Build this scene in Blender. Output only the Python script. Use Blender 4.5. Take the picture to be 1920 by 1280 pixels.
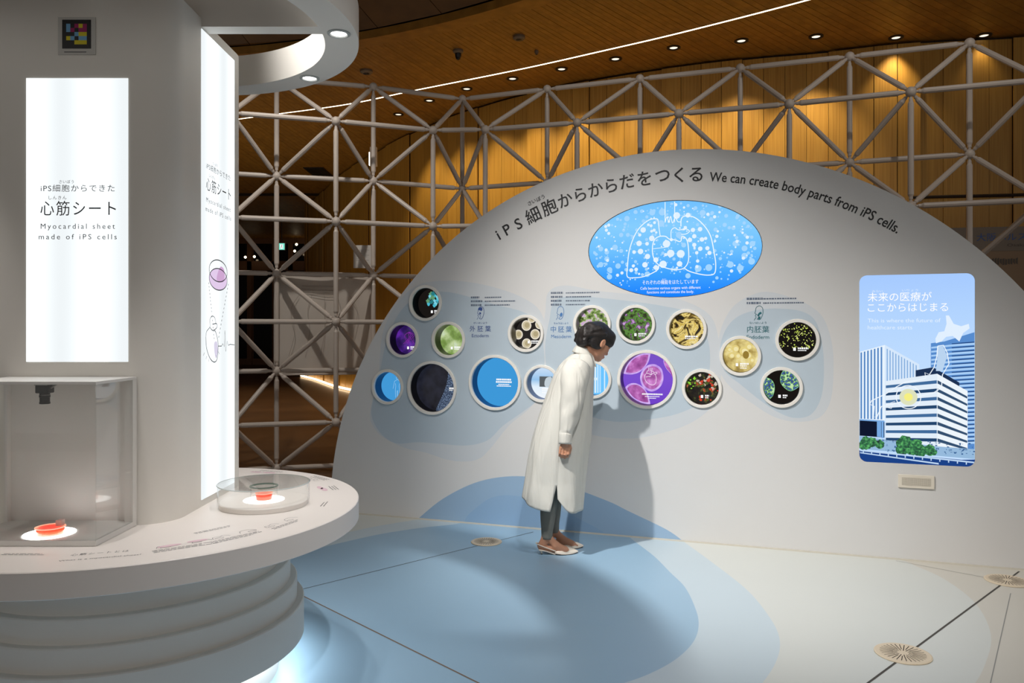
import bpy, bmesh, math, random
import numpy as np
from mathutils import Vector, Matrix, Euler
from mathutils.geometry import delaunay_2d_cdt

for _o in list(bpy.data.objects):
    bpy.data.objects.remove(_o, do_unlink=True)
scene = bpy.context.scene
C = scene.collection
PI = math.pi
RND = random.Random(7)

# ------------------------------------------------------------------ camera
F, CX, HY, HC = 1450.0, 960.0, 622.0, 1.40          # focal length and horizon in pixels of the 1920x1280 frame, eye height
cam_d = bpy.data.cameras.new('camera'); cam = bpy.data.objects.new('camera', cam_d); C.objects.link(cam)
cam.location = (0, 0, HC); cam.rotation_euler = (PI / 2, 0, 0)
cam_d.sensor_fit = 'HORIZONTAL'; cam_d.sensor_width = 36.0; cam_d.lens = 36.0 * F / 1920.0
cam_d.shift_y = -(640.0 - HY) / 1920.0
cam_d.clip_start = 0.05; cam_d.clip_end = 200
scene.camera = cam

# ------------------------------------------------------------------ world, exposure
world = bpy.data.worlds.new('world'); scene.world = world; world.use_nodes = True
world.node_tree.nodes['Background'].inputs[0].default_value = (1.0, 0.94, 0.88, 1)
world.node_tree.nodes['Background'].inputs[1].default_value = 0.40
scene.view_settings.view_transform = 'Standard'
scene.view_settings.look = 'None'
scene.view_settings.gamma = 1.0
scene.view_settings.exposure = 0.0
scene.view_settings.use_curve_mapping = False

def spot(name, loc, target, energy, angle, blend=0.4, color=(1, 1, 1), radius=0.05):
    d = bpy.data.lights.new(name, 'SPOT'); d.energy = energy; d.spot_size = math.radians(angle)
    d.spot_blend = blend; d.color = color; d.shadow_soft_size = radius
    o = bpy.data.objects.new(name, d); C.objects.link(o); o.location = loc
    o.rotation_euler = (Vector(target) - Vector(loc)).to_track_quat('-Z', 'Y').to_euler()
    return o

NEUT = (1.0, 0.965, 0.93)
# unseen overhead spots; the first is placed from the cast shadows
spot('unseen_overhead_spot', (-1.40, 2.95, 4.3), (1.2, 5.0, 0.35), 860, 52, 1.0, NEUT, 0.05)
spot('unseen_overhead_spot', (0.9, 2.6, 4.6), (-0.85, 5.7, 0.2), 150, 40, 0.9, NEUT, 0.08)  # added fill for the dim left part of the wall
spot('unseen_overhead_spot', (1.75, 1.7, 4.6), (1.95, 4.2, 0.0), 150, 46, 0.9, NEUT, 0.06)
spot('unseen_overhead_spot', (0.55, 1.5, 4.6), (0.35, 3.5, 0.0), 350, 62, 0.9, (0.97, 0.98, 1.0), 0.04)  # added floor fill, softening the ring shadow of the halo
# unseen spots added above the half-round wall to brighten the lattice behind it
for _l, _t, _e in (((-1.9, 5.7, 5.0), (-2.0, 8.0, 1.6), 240), ((0.8, 5.4, 5.0), (0.6, 8.1, 3.2), 70), ((3.2, 4.5, 5.0), (3.3, 7.1, 3.2), 75)):
    spot('lattice_fill_spot', _l, _t, _e, 76, 0.9, (1.0, 0.93, 0.86), 0.06)
# fill spots added out of sight behind the wall to brighten the timber ceiling
for _l, _t, _e in (((1.0, 10.2, 0.3), (1.0, 10.8, 5.5), 50), ((5.0, 8.9, 0.3), (5.0, 9.4, 5.5), 26), ((-2.6, 12.2, 0.3), (-2.8, 12.8, 5.5), 55), ((-7.5, 15.0, 0.3), (-7.5, 16.0, 5.5), 190)):
    spot('ceiling_fill_spot', _l, _t, _e, 140, 0.9, (1.0, 0.90, 0.70), 0.25)
# unseen fill added over the brown floor beyond the lattice
for _p in ((-3.6, 12.5), (-6.0, 16.5)):
    spot('hall_floor_fill', (_p[0], _p[1], 5.45), (_p[0], _p[1], 0), 380, 95, 0.9, (1.0, 0.85, 0.65), 0.08)

# ------------------------------------------------------------------ helpers
def at(px, py, Y):
    return Vector(((px - CX) * Y / F, Y, HC - (py - HY) * Y / F))
def on_z(px, py, z=0.0):
    return at(px, py, F * (HC - z) / (py - HY))

def tag(o, label=None, cat=None, group=None, kind=None):
    if label: o['label'] = label
    if cat: o['category'] = cat
    if group: o['group'] = group
    if kind: o['kind'] = kind
    return o

def link(o, parent=None):
    C.objects.link(o)
    if parent is not None:
        o.parent = parent
        o.matrix_parent_inverse = wm(parent).inverted()
    return o
_WM = {}
def wm(o):
    return _WM.get(o.name, Matrix.Identity(4))

def empty(name, loc=(0, 0, 0)):
    o = bpy.data.objects.new(name, None); C.objects.link(o); o.location = loc
    o.empty_display_size = 0.1
    _WM[o.name] = Matrix.Translation(Vector(loc))
    return o

def obj(name, bm, mat, parent=None, M=None, smooth=False):
    """bm: bmesh or (verts, faces); M: local->world matrix. One mesh object."""
    me = bpy.data.meshes.new(name)
    if isinstance(bm, bmesh.types.BMesh):
        bm.to_mesh(me); bm.free()
    else:
        me.from_pydata([tuple(v) for v in bm[0]], [], [tuple(f) for f in bm[1]])
    me.update()
    if mat is not None:
        for m in (mat if isinstance(mat, (list, tuple)) else [mat]): me.materials.append(m)
    if smooth:
        me.polygons.foreach_set('use_smooth', [True] * len(me.polygons))
    return place(name, me, parent, M)

def place(name, me, parent=None, M=None):
    o = bpy.data.objects.new(name, me)
    C.objects.link(o)
    M = M.copy() if M is not None else Matrix.Identity(4)
    if parent is not None:
        o.parent = parent; o.matrix_parent_inverse = wm(parent).inverted()
    o.matrix_basis = M
    _WM[o.name] = M
    return o

def auto_smooth(o, deg=35):
    me = o.data
    me.polygons.foreach_set('use_smooth', [True] * len(me.polygons))
    bm = bmesh.new(); bm.from_mesh(me)
    a = math.radians(deg)
    for e in bm.edges:
        e.smooth = not (len(e.link_faces) == 2 and e.calc_face_angle(0) > a)
    bm.to_mesh(me); bm.free()
    return o

def B(): return bmesh.new()
def bbox(bm, x0, x1, y0, y1, z0, z1, bev=0.0):
    r = bmesh.ops.create_cube(bm, size=1.0)
    for v in r['verts']:
        v.co = Vector(((x0 + x1) / 2 + v.co.x * (x1 - x0), (y0 + y1) / 2 + v.co.y * (y1 - y0), (z0 + z1) / 2 + v.co.z * (z1 - z0)))
    if bev:
        es = list({e for v in r['verts'] for e in v.link_edges})
        bmesh.ops.bevel(bm, geom=es, offset=bev, segments=2, affect='EDGES', profile=0.5)
    return bm
def lathe(bm, prof, seg=64, center=(0, 0), a0=0.0, a1=2 * PI, closed_prof=False):
    """profile [(r,z)...] around the z axis"""
    full = abs(a1 - a0 - 2 * PI) < 1e-6
    n = seg if full else seg + 1
    rows = []
    for r, z in prof:
        if r < 1e-6:
            rows.append([bm.verts.new((center[0], center[1], z))])
        else:
            rows.append([bm.verts.new((center[0] + r * math.cos(a0 + (a1 - a0) * i / seg), center[1] + r * math.sin(a0 + (a1 - a0) * i / seg), z)) for i in range(n)])
    pr = list(zip(rows, rows[1:]))
    if closed_prof: pr.append((rows[-1], rows[0]))
    for A, Bb in pr:
        for i in range(seg):
            j = (i + 1) % n if full else i + 1
            f = [A[i % len(A)], A[j % len(A)] if len(A) > 1 else None, Bb[j % len(Bb)] if len(Bb) > 1 else None, Bb[i % len(Bb)]]
            f2 = []
            for v in f:
                if v is not None and v not in f2: f2.append(v)
            if len(f2) >= 3:
                try: bm.faces.new(f2)
                except ValueError: pass
    return bm
def tube(bm, pts, rad, seg=10, caps=True):
    pts = [Vector(p) for p in pts]
    rads = rad if isinstance(rad, (list, tuple)) else [rad] * len(pts)
    rows = []; prev = None
    for i, p in enumerate(pts):
        d = (pts[min(i + 1, len(pts) - 1)] - pts[max(i - 1, 0)]).normalized()
        if prev is None:
            u = d.orthogonal().normalized()
        else:
            u = (prev - d * prev.dot(d)).normalized()
        prev = u; w = d.cross(u)
        rows.append([bm.verts.new(p + (u * math.cos(2 * PI * k / seg) + w * math.sin(2 * PI * k / seg)) * rads[i]) for k in range(seg)])
    for A, Bb in zip(rows, rows[1:]):
        for k in range(seg):
            bm.faces.new((A[k], A[(k + 1) % seg], Bb[(k + 1) % seg], Bb[k]))
    if caps:
        bm.faces.new(rows[0][::-1]); bm.faces.new(rows[-1])
    return bm
def prism(bm, pts, z0, z1):
    """closed 2D outline -> solid between z0 and z1 (n-gon caps)"""
    a = [bm.verts.new((p[0], p[1], z0)) for p in pts]; b = [bm.verts.new((p[0], p[1], z1)) for p in pts]
    n = len(pts)
    bm.faces.new(a[::-1]); bm.faces.new(b)
    for i in range(n): bm.faces.new((a[i], a[(i + 1) % n], b[(i + 1) % n], b[i]))
    bmesh.ops.recalc_face_normals(bm, faces=bm.faces[:])
    return bm
# flat 2D figures in a sign plane, x right, y up, z towards the viewer
def poly2(bm, pts, z=0.0):
    vs = [bm.verts.new((p[0], p[1], z)) for p in pts]
    try: f = bm.faces.new(vs)
    except ValueError: return bm
    f.normal_update()
    if f.normal.z < 0: f.normal_flip()
    return bm
def disc2(bm, cx, cy, r, z=0.0, seg=20, ry=None):
    return poly2(bm, [(cx + r * math.cos(2 * PI * k / seg), cy + (ry or r) * math.sin(2 * PI * k / seg)) for k in range(seg)], z)
def stroke2(bm, pts, w, z=0.0, closed=False):
    n = len(pts); P = [Vector((p[0], p[1])) for p in pts]; L = []; R = []
    for i in range(n):
        a = P[(i - 1) % n] if (closed or i > 0) else P[i]
        b = P[(i + 1) % n] if (closed or i < n - 1) else P[i]
        d = (b - a)
        d = d.normalized() if d.length > 1e-9 else Vector((1, 0))
        q = Vector((-d.y, d.x)) * w * 0.5
        L.append(bm.verts.new((P[i].x + q.x, P[i].y + q.y, z))); R.append(bm.verts.new((P[i].x - q.x, P[i].y - q.y, z)))
    for i in range(n if closed else n - 1):
        j = (i + 1) % n
        bm.faces.new((R[i], R[j], L[j], L[i]))
    return bm
def smooth_curve(pts, sub=8, closed=False):
    """Catmull-Rom through the points"""
    n = len(pts); out = []
    P = [Vector((p[0], p[1])) for p in pts]
    for i in range(n if closed else n - 1):
        p0 = P[(i - 1) % n] if (closed or i > 0) else P[i]
        p1 = P[i]; p2 = P[(i + 1) % n]
        p3 = P[(i + 2) % n] if (closed or i + 2 < n) else p2
        for k in range(sub):
            t = k / sub
            out.append(0.5 * ((2 * p1) + (p2 - p0) * t + (2 * p0 - 5 * p1 + 4 * p2 - p3) * t * t + (3 * p1 - p0 - 3 * p2 + p3) * t ** 3))
    if not closed: out.append(P[-1])
    return out
def ellipse(cx, cy, rx, ry, n=64):
    return [Vector((cx + rx * math.cos(2 * PI * k / n), cy + ry * math.sin(2 * PI * k / n))) for k in range(n)]

# ------------------------------------------------------------------ text
_TX = {}
def glyphs(s, space=1.0, bold=0.0):
    """text as a mesh of size 1: (verts, faces, xmin, xmax)"""
    key = (s, space, bold)
    if key not in _TX:
        cu = bpy.data.curves.new('t', 'FONT'); cu.body = s; cu.size = 1.0; cu.space_character = space; cu.resolution_u = 3; cu.offset = bold
        o = bpy.data.objects.new('t', cu); C.objects.link(o)
        dg = bpy.context.evaluated_depsgraph_get(); dg.update()
        me = bpy.data.meshes.new_from_object(o.evaluated_get(dg))
        vs = [tuple(v.co) for v in me.vertices]; fs = [tuple(p.vertices) for p in me.polygons]
        bpy.data.objects.remove(o); bpy.data.curves.remove(cu); bpy.data.meshes.remove(me)
        xs = [v[0] for v in vs] or [0]
        _TX[key] = (vs, fs, min(xs), max(xs))
    return _TX[key]
def text(name, s, mat, parent, M, x, y, size, width=None, align='L', space=1.0, rot=0.0, z=0.0, bold=0.0):
    """one line of lettering in plane M; width (m) stretches it to an exact length"""
    vs, fs, a, b = glyphs(s, space, bold)
    sx = size if width is None else width / max(b - a, 1e-6)
    off = {'L': -a, 'C': -(a + b) / 2, 'R': -b}[align]
    c, sn = math.cos(rot), math.sin(rot)
    out = []
    for v in vs:
        X = (v[0] + off) * sx; Y = v[1] * size
        out.append((x + X * c - Y * sn, y + X * sn + Y * c, z))
    return obj(name, (out, fs), mat, parent, M)

# ------------------------------------------------------------------ materials
_M = {}
def srgb(r, g, b):
    f = lambda c: (c / 255 / 12.92) if c / 255 <= 0.04045 else ((c / 255 + 0.055) / 1.055) ** 2.4
    return (f(r), f(g), f(b), 1.0)
def mat(name, col=(0.8, 0.8, 0.8), rough=0.5, metal=0.0, emit=None, strength=1.0, vary=0.0, scale=20.0, bump=0.0, spec=0.5, coat=0.0):
    """plain principled surface with a little procedural variation"""
    if name in _M: return _M[name]
    m = bpy.data.materials.new(name); m.use_nodes = True; _M[name] = m
    nt = m.node_tree; b = nt.nodes['Principled BSDF']
    col = tuple(col) if len(col) == 4 else (*col, 1)
    b.inputs['Base Color'].default_value = col
    b.inputs['Roughness'].default_value = rough; b.inputs['Metallic'].default_value = metal
    b.inputs['Specular IOR Level'].default_value = spec
    if coat: b.inputs['Coat Weight'].default_value = coat
    if emit is not None:
        b.inputs['Emission Color'].default_value = tuple(emit) if len(emit) == 4 else (*emit, 1)
        b.inputs['Emission Strength'].default_value = strength
    if vary or bump:
        tc = nt.nodes.new('ShaderNodeTexCoord'); nz = nt.nodes.new('ShaderNodeTexNoise')
        nz.inputs['Scale'].default_value = scale; nz.inputs['Detail'].default_value = 4
        nt.links.new(tc.outputs['Object'], nz.inputs['Vector'])
        if vary:
            mx = nt.nodes.new('ShaderNodeMix'); mx.data_type = 'RGBA'
            mx.inputs['A'].default_value = tuple(c * (1 - vary) for c in col[:3]) + (1,)
            mx.inputs['B'].default_value = tuple(min(1, c * (1 + vary)) for c in col[:3]) + (1,)
            nt.links.new(nz.outputs['Fac'], mx.inputs['Factor']); nt.links.new(mx.outputs['Result'], b.inputs['Base Color'])
        if bump:
            bp = nt.nodes.new('ShaderNodeBump'); bp.inputs['Strength'].default_value = bump; bp.inputs['Distance'].default_value = 0.01
            nt.links.new(nz.outputs['Fac'], bp.inputs['Height']); nt.links.new(bp.outputs['Normal'], b.inputs['Normal'])
    return m
def glow(name, col, strength=1.0):
    """self-luminous display or lamp face"""
    if name in _M: return _M[name]
    m = bpy.data.materials.new(name); m.use_nodes = True; _M[name] = m
    nt = m.node_tree; nt.nodes.clear()
    e = nt.nodes.new('ShaderNodeEmission'); e.inputs[0].default_value = tuple(col) if len(col) == 4 else (*col, 1); e.inputs[1].default_value = strength
    o = nt.nodes.new('ShaderNodeOutputMaterial'); nt.links.new(e.outputs[0], o.inputs[0])
    return m
def glass(name, tint=(1, 1, 1), refl=1.0, rough=0.0):
    if name in _M: return _M[name]
    m = bpy.data.materials.new(name); m.use_nodes = True; _M[name] = m
    nt = m.node_tree; nt.nodes.clear()
    t = nt.nodes.new('ShaderNodeBsdfTransparent'); t.inputs[0].default_value = (*tint, 1)
    g = nt.nodes.new('ShaderNodeBsdfGlossy'); g.inputs['Roughness'].default_value = rough
    fr = nt.nodes.new('ShaderNodeLayerWeight'); fr.inputs['Blend'].default_value = 0.5      # facing: same on both sides of a sheet
    pw = nt.nodes.new('ShaderNodeMath'); pw.operation = 'POWER'; pw.inputs[1].default_value = 5.0
    mu = nt.nodes.new('ShaderNodeMath'); mu.operation = 'MULTIPLY_ADD'; mu.inputs[1].default_value = 0.9 * refl; mu.inputs[2].default_value = 0.035 * refl
    mx = nt.nodes.new('ShaderNodeMixShader'); o = nt.nodes.new('ShaderNodeOutputMaterial')
    nt.links.new(fr.outputs['Facing'], pw.inputs[0]); nt.links.new(pw.outputs[0], mu.inputs[0]); nt.links.new(mu.outputs[0], mx.inputs[0])
    nt.links.new(t.outputs[0], mx.inputs[1]); nt.links.new(g.outputs[0], mx.inputs[2]); nt.links.new(mx.outputs[0], o.inputs[0])
    return m
def ramp_mat(name, tex, stops, scale=(1, 1, 1), emission=None, rough=0.5, detail=3, distortion=0.0, tscale=5.0, feature=None, randomize=False, objrand=0.0, bump=0.0):
    """a noise / voronoi / wave texture through a colour ramp; emission=strength makes it a display image"""
    if name in _M: return _M[name]
    m = bpy.data.materials.new(name); m.use_nodes = True; _M[name] = m
    nt = m.node_tree; L = nt.links; b = nt.nodes['Principled BSDF']
    tc = nt.nodes.new('ShaderNodeTexCoord'); mp = nt.nodes.new('ShaderNodeMapping'); mp.inputs['Scale'].default_value = scale
    L.new(tc.outputs['Object'], mp.inputs['Vector'])
    vec = mp.outputs['Vector']; oi = None
    if objrand:
        oi = nt.nodes.new('ShaderNodeObjectInfo'); ad = nt.nodes.new('ShaderNodeVectorMath'); ad.operation = 'ADD'
        sc = nt.nodes.new('ShaderNodeMath'); sc.operation = 'MULTIPLY'; sc.inputs[1].default_value = 37.0
        L.new(oi.outputs['Random'], sc.inputs[0]); L.new(vec, ad.inputs[0]); L.new(sc.outputs[0], ad.inputs[1]); vec = ad.outputs[0]
    if tex == 'noise':
        t = nt.nodes.new('ShaderNodeTexNoise'); t.inputs['Scale'].default_value = tscale; t.inputs['Detail'].default_value = detail; t.inputs['Distortion'].default_value = distortion; out = t.outputs['Fac']
    elif tex == 'voronoi':
        t = nt.nodes.new('ShaderNodeTexVoronoi'); t.inputs['Scale'].default_value = tscale
        if feature: t.feature = feature
        out = t.outputs['Distance']
    else:
        t = nt.nodes.new('ShaderNodeTexWave'); t.inputs['Scale'].default_value = tscale; t.inputs['Distortion'].default_value = distortion; t.inputs['Detail'].default_value = detail; out = t.outputs['Fac']
    L.new(vec, t.inputs['Vector'])
    cr = nt.nodes.new('ShaderNodeValToRGB'); el = cr.color_ramp.elements
    while len(el) > 1: el.remove(el[-1])
    el[0].position = stops[0][0]; el[0].color = stops[0][1]
    for p, c in stops[1:]:
        e = el.new(p); e.color = c
    L.new(out, cr.inputs['Fac']); colout = cr.outputs['Color']
    if objrand:
        hv = nt.nodes.new('ShaderNodeHueSaturation'); ma = nt.nodes.new('ShaderNodeMapRange')
        ma.inputs['To Min'].default_value = 1 - objrand; ma.inputs['To Max'].default_value = 1 + objrand
        L.new(oi.outputs['Random'], ma.inputs['Value']); L.new(ma.outputs['Result'], hv.inputs['Value']); L.new(colout, hv.inputs['Color']); colout = hv.outputs['Color']
    if emission:
        L.new(colout, b.inputs['Emission Color']); b.inputs['Emission Strength'].default_value = emission
        b.inputs['Base Color'].default_value = (0.01, 0.01, 0.01, 1); b.inputs['Roughness'].default_value = 0.25
    else:
        L.new(colout, b.inputs['Base Color']); b.inputs['Roughness'].default_value = rough
    if bump:
        bp = nt.nodes.new('ShaderNodeBump'); bp.inputs['Strength'].default_value = bump; bp.inputs['Distance'].default_value = 0.004
        L.new(out, bp.inputs['Height']); L.new(bp.outputs['Normal'], b.inputs['Normal'])
    return m
# ------------------------------------------------------------------ colours of the place
M_WALLW = mat('display_wall_paint', srgb(214, 213, 211), 0.55, vary=0.015, scale=3)
M_PALE = mat('print_pale_blue', srgb(203, 208, 212), 0.55)
M_MID = mat('print_mist_blue', srgb(184, 198, 208), 0.55)
M_WBLUE = mat('print_wall_blue', srgb(152, 180, 206), 0.55)
M_WBLUE2 = mat('print_wall_blue_deep', srgb(142, 174, 205), 0.55)
M_FBASE = mat('floor_beige', srgb(203, 199, 188), 0.42, vary=0.02, scale=2)
M_FWHITE = mat('floor_cool_white', srgb(205, 208, 203), 0.42, vary=0.02, scale=2)
M_FPALE = mat('floor_pale_blue', srgb(188, 203, 211), 0.4, vary=0.02, scale=2)
M_FBLUE = mat('floor_blue', srgb(148, 180, 203), 0.38, vary=0.03, scale=2)
M_SEAM = mat('seam_dark', srgb(70, 66, 60), 0.7)
M_SEAM2 = mat('seam_grey', srgb(140, 140, 136), 0.7)
M_WHITE = mat('white_paint', srgb(222, 218, 210), 0.5, vary=0.012, scale=4)
M_TUBE = mat('tube_white_paint', srgb(196, 186, 176), 0.45, vary=0.03, scale=9)
M_INK = mat('ink_black', srgb(28, 28, 30), 0.5)
M_NAVY = mat('ink_navy', srgb(48, 76, 140), 0.5)
M_TEAL = mat('ink_teal', srgb(30, 104, 112), 0.5)
M_BLUEINK = mat('ink_blue', srgb(70, 120, 178), 0.5)
M_SMALLINK = mat('ink_small_grey', srgb(96, 108, 126), 0.5)
M_BLACK = mat('black_plastic', srgb(18, 18, 19), 0.35)
M_GREYINK = mat('ink_grey', srgb(86, 84, 86), 0.6)
M_PINK = mat('ink_pink', srgb(222, 190, 198), 0.6)
M_WOODC = ramp_mat('ceiling_wood', 'noise', [(0.3, srgb(146, 102, 34)), (0.55, srgb(164, 116, 42)), (0.75, srgb(176, 128, 52))], scale=(1, 1, 1), rough=0.5, detail=5, tscale=6, objrand=0.07)
M_WOODSHADE = ramp_mat('shade_dark_wood', 'noise', [(0.3, srgb(84, 56, 22)), (0.7, srgb(100, 68, 28))], rough=0.6, detail=4, tscale=4, objrand=0.1)  # same ceiling wood, darkened to carry the shade of the inner zone
M_WOODW = ramp_mat('wall_wood', 'noise', [(0.25, srgb(164, 118, 44)), (0.5, srgb(190, 144, 62)), (0.8, srgb(206, 162, 78))], scale=(30, 30, 0.35), rough=0.45, detail=4, tscale=3, objrand=0.1, bump=0.15)
M_WOODM = mat('mullion_wood', srgb(120, 78, 40), 0.5, vary=0.1, scale=12)
M_HALL = ramp_mat('hall_floor_brown', 'noise', [(0.3, srgb(96, 66, 38)), (0.7, srgb(116, 82, 50))], rough=0.3, tscale=1.2)
M_DARKGAP = mat('shadow_gap_dark', srgb(40, 24, 10), 0.8)
M_WARM = glow('lamp_warm_white', (1.0, 0.78, 0.5), 5.0)

# ------------------------------------------------------------------ the display wall plane
A_W = math.atan(0.335)
UW = Vector((math.cos(A_W), -math.sin(A_W), 0)); NW = Vector((-math.sin(A_W), -math.cos(A_W), 0)); OW = Vector((0, 5.55, 0))
def plane(O, u, n):
    return Matrix(((u.x, 0, n.x, O.x), (u.y, 0, n.y, O.y), (u.z, 1, n.z, O.z), (0, 0, 0, 1)))
MW = plane(OW, UW, NW)
def w2(px, py):
    t = (px - CX) / F; Z = 5.55 / (1 + 0.335 * t); X = t * Z
    return Vector((X / math.cos(A_W), HC - (py - HY) * Z / F))
DC, DR = Vector((1.128, 0.0)), 2.62

def inside(poly, p):
    x, y = p[0], p[1]; c = False; n = len(poly); j = n - 1
    for i in range(n):
        xi, yi = poly[i][0], poly[i][1]; xj, yj = poly[j][0], poly[j][1]
        if (yi > y) != (yj > y) and x < (xj - xi) * (y - yi) / (yj - yi) + xi: c = not c
        j = i
    return c
def regions(outlines):
    """planar subdivision by closed outlines -> verts, tris, list of centroids"""
    vs = []; es = []
    for o in outlines:
        b = len(vs); vs += [Vector((p[0], p[1])) for p in o]
        es += [(b + i, b + (i + 1) % len(o)) for i in range(len(o))]
    r = delaunay_2d_cdt(vs, es, [], 0, 1e-5)
    return r[0], r[2]

# portholes: pixel centre, outer radius in metres, kind of picture
PORT = [
    (798, 568, .1335, 'flower'), (755, 637, .1340, 'violet'), (841, 637, .1340, 'green'), (986, 625, .1335, 'cells'),
    (727, 725, .1335, 'human'), (810, 727, .2000, 'navy'), (928, 717, .2005, 'blue'), (1016, 719, .1335, 'photo'),
    (1110, 608, .1335, 'blossom'), (1192, 608, .1330, 'blossom2'), (1287, 617, .1330, 'folds'), (1111, 711, .1340, 'stripes'),
    (1212, 711, .1990, 'heart'), (1316, 728, .1300, 'kidney'), (1388, 667, .1310, 'yellow'), (1495, 637, .1335, 'dots'), (1465, 726, .1310, 'liver')]
HOLE_IN = 0.021
holes = [ellipse(*w2(p[0], p[1]), p[2] - 0.010, p[2] - 0.010, 40) for p in PORT]
OVC, OVR = Vector((1.135, 1.957)), (0.576, 0.326)
holes.append(ellipse(OVC.x, OVC.y, OVR[0], OVR[1], 72))
def rrect(cx, cy, w, h, r, n=6):
    out = []
    for sx, sy, a in ((1, 1, 0), (-1, 1, PI / 2), (-1, -1, PI), (1, -1, 1.5 * PI)):
        for k in range(n + 1):
            t = a + PI / 2 * k / n
            out.append(Vector((cx + sx * (w / 2 - r) + r * math.cos(t), cy + sy * (h / 2 - r) + r * math.sin(t))))
    return out
PSC, PSW, PSH = Vector((2.602, 1.172)), 0.634, 1.160
holes.append(rrect(PSC.x, PSC.y, PSW, PSH, 0.045))

dome_o = [Vector((DC.x + DR * math.cos(PI * k / 120), DC.y + DR * math.sin(PI * k / 120))) for k in range(121)]
px = lambda L: [w2(*p) for p in L]
z8 = lambda L: px([(680 + x / 3.2, 500 + y / 3.2) for x, y in L])
blob = {}
blob['pale1'] = smooth_curve(z8([(120, 400), (200, 230), (330, 110), (500, 84), (660, 95), (820, 132), (960, 185), (1060, 260), (1110, 400), (1120, 560), (1105, 720), (1000, 850), (880, 950), (770, 1085), (700, 1150), (610, 1168), (500, 1155), (380, 1115), (250, 1085), (120, 1020), (60, 950), (45, 870), (95, 640)]), 6, True)
blob['mid1'] = smooth_curve(z8([(150, 420), (240, 250), (370, 160), (500, 150), (640, 180), (800, 228), (960, 270), (1060, 340), (1085, 480), (1090, 620), (1060, 780), (960, 870), (840, 955), (750, 1040), (620, 1072), (450, 1060), (330, 1052), (200, 1058), (110, 1000), (55, 900), (62, 800), (105, 620)]), 6, True)
z5 = lambda L: px([(1240 + x / 4.741, 530 + y / 4.741) for x, y in L])
blob['pale3'] = smooth_curve(z5([(500, 560), (540, 380), (640, 210), (800, 110), (950, 80), (1150, 130), (1330, 210), (1450, 330), (1520, 560), (1530, 820), (1500, 1060), (1400, 1200), (1200, 1235), (1000, 1190), (820, 1080), (640, 950), (540, 830), (490, 690)]), 6, True)
blob['mid3'] = smooth_curve(z5([(520, 600), (570, 420), (680, 300), (860, 240), (1060, 230), (1250, 255), (1370, 340), (1430, 540), (1445, 800), (1420, 1020), (1330, 1170), (1180, 1200), (1020, 1140), (860, 1030), (700, 900), (560, 780)]), 6, True)
blob['pale2'] = smooth_curve(px([(1022, 590), (1028, 548), (1060, 535), (1120, 545), (1190, 552), (1270, 560), (1330, 590), (1348, 640), (1352, 700), (1342, 752), (1300, 790), (1240, 812), (1180, 822), (1110, 815), (1050, 790), (1010, 740), (1012, 660)]), 6, True)
blob['mid2'] = smooth_curve(px([(1030, 600), (1042, 562), (1090, 556), (1160, 562), (1240, 573), (1300, 590), (1328, 640), (1330, 700), (1318, 748), (1280, 772), (1225, 785), (1150, 790), (1080, 770), (1035, 735), (1022, 660)]), 6, True)
blob['base'] = [Vector((-0.76, -0.004)), *smooth_curve(px([(784, 972), (830, 935), (890, 905), (950, 893), (1010, 896), (1075, 915), (1142, 940), (1178, 957.7), (1249, 992), (1282, 1015)]), 6), Vector((w2(1290, 1015).x, -0.004))]
blob['base'][0].x = w2(776, 972).x
blob['base2'] = [Vector((w2(868, 980).x, -0.004)), *smooth_curve(px([(870, 978), (878, 965), (900, 946), (921, 933), (952, 928), (1000, 936), (1060, 960), (1110, 985), (1140, 1002)]), 6), Vector((w2(1142, 1002).x, -0.004))]
vs, tris = regions([dome_o] + holes + list(blob.values()))
split = {k: [] for k in ('wall', 'pale1', 'mid1', 'pale2', 'mid2', 'pale3', 'mid3', 'base', 'base2')}
for t in tris:
    c = sum((vs[i] for i in t), Vector((0, 0))) / len(t)
    if c.y < 0 or (c - DC).length > DR or any(inside(h, c) for h in holes): continue
    key = 'wall'
    for k in ('pale1', 'pale2', 'pale3', 'mid1', 'mid2', 'mid3', 'base', 'base2'):
        if inside(blob[k], c): key = k
    split[key].append(t)
def sub_mesh(vs, tl, z=0.0):
    used = sorted({i for t in tl for i in t}); ix = {o: n for n, o in enumerate(used)}
    return [(vs[i].x, vs[i].y, z) for i in used], [tuple(ix[i] for i in t) for t in tl]
T_W = 0.20
wv, wf = sub_mesh(vs, split['wall'])
n0 = len(wv)                                        # rim and back of the half-round slab
wv = list(wv); wf = list(wf)
for k, p in enumerate(dome_o): wv += [(p.x, p.y, 0.0), (p.x, p.y, -T_W)]
nn = len(dome_o)
for k in range(nn): j = (k + 1) % nn; wf.append((n0 + 2 * k, n0 + 2 * k + 1, n0 + 2 * j + 1, n0 + 2 * j))
wf.append(tuple(n0 + 2 * k + 1 for k in range(nn))[::-1])
wall = obj('wall_display', (wv, wf), M_WALLW, None, MW); tag(wall, 'white half-round exhibition wall set with round portholes and screens', 'wall', kind='structure')
for k, m in (('pale1', M_PALE), ('mid1', M_MID), ('pale2', M_PALE), ('mid2', M_MID), ('pale3', M_PALE), ('mid3', M_MID), ('base', M_WBLUE), ('base2', M_WBLUE2)):
    if split[k]: obj('printed_patch', sub_mesh(vs, split[k]), m, wall, MW)
b = B(); bbox(b, DC.x - DR, DC.x + DR, 0.0, 0.010, 0.001, 0.008)
obj('skirting', b, mat('skirting_cream', srgb(208, 203, 190), 0.5), wall, MW)

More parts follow.
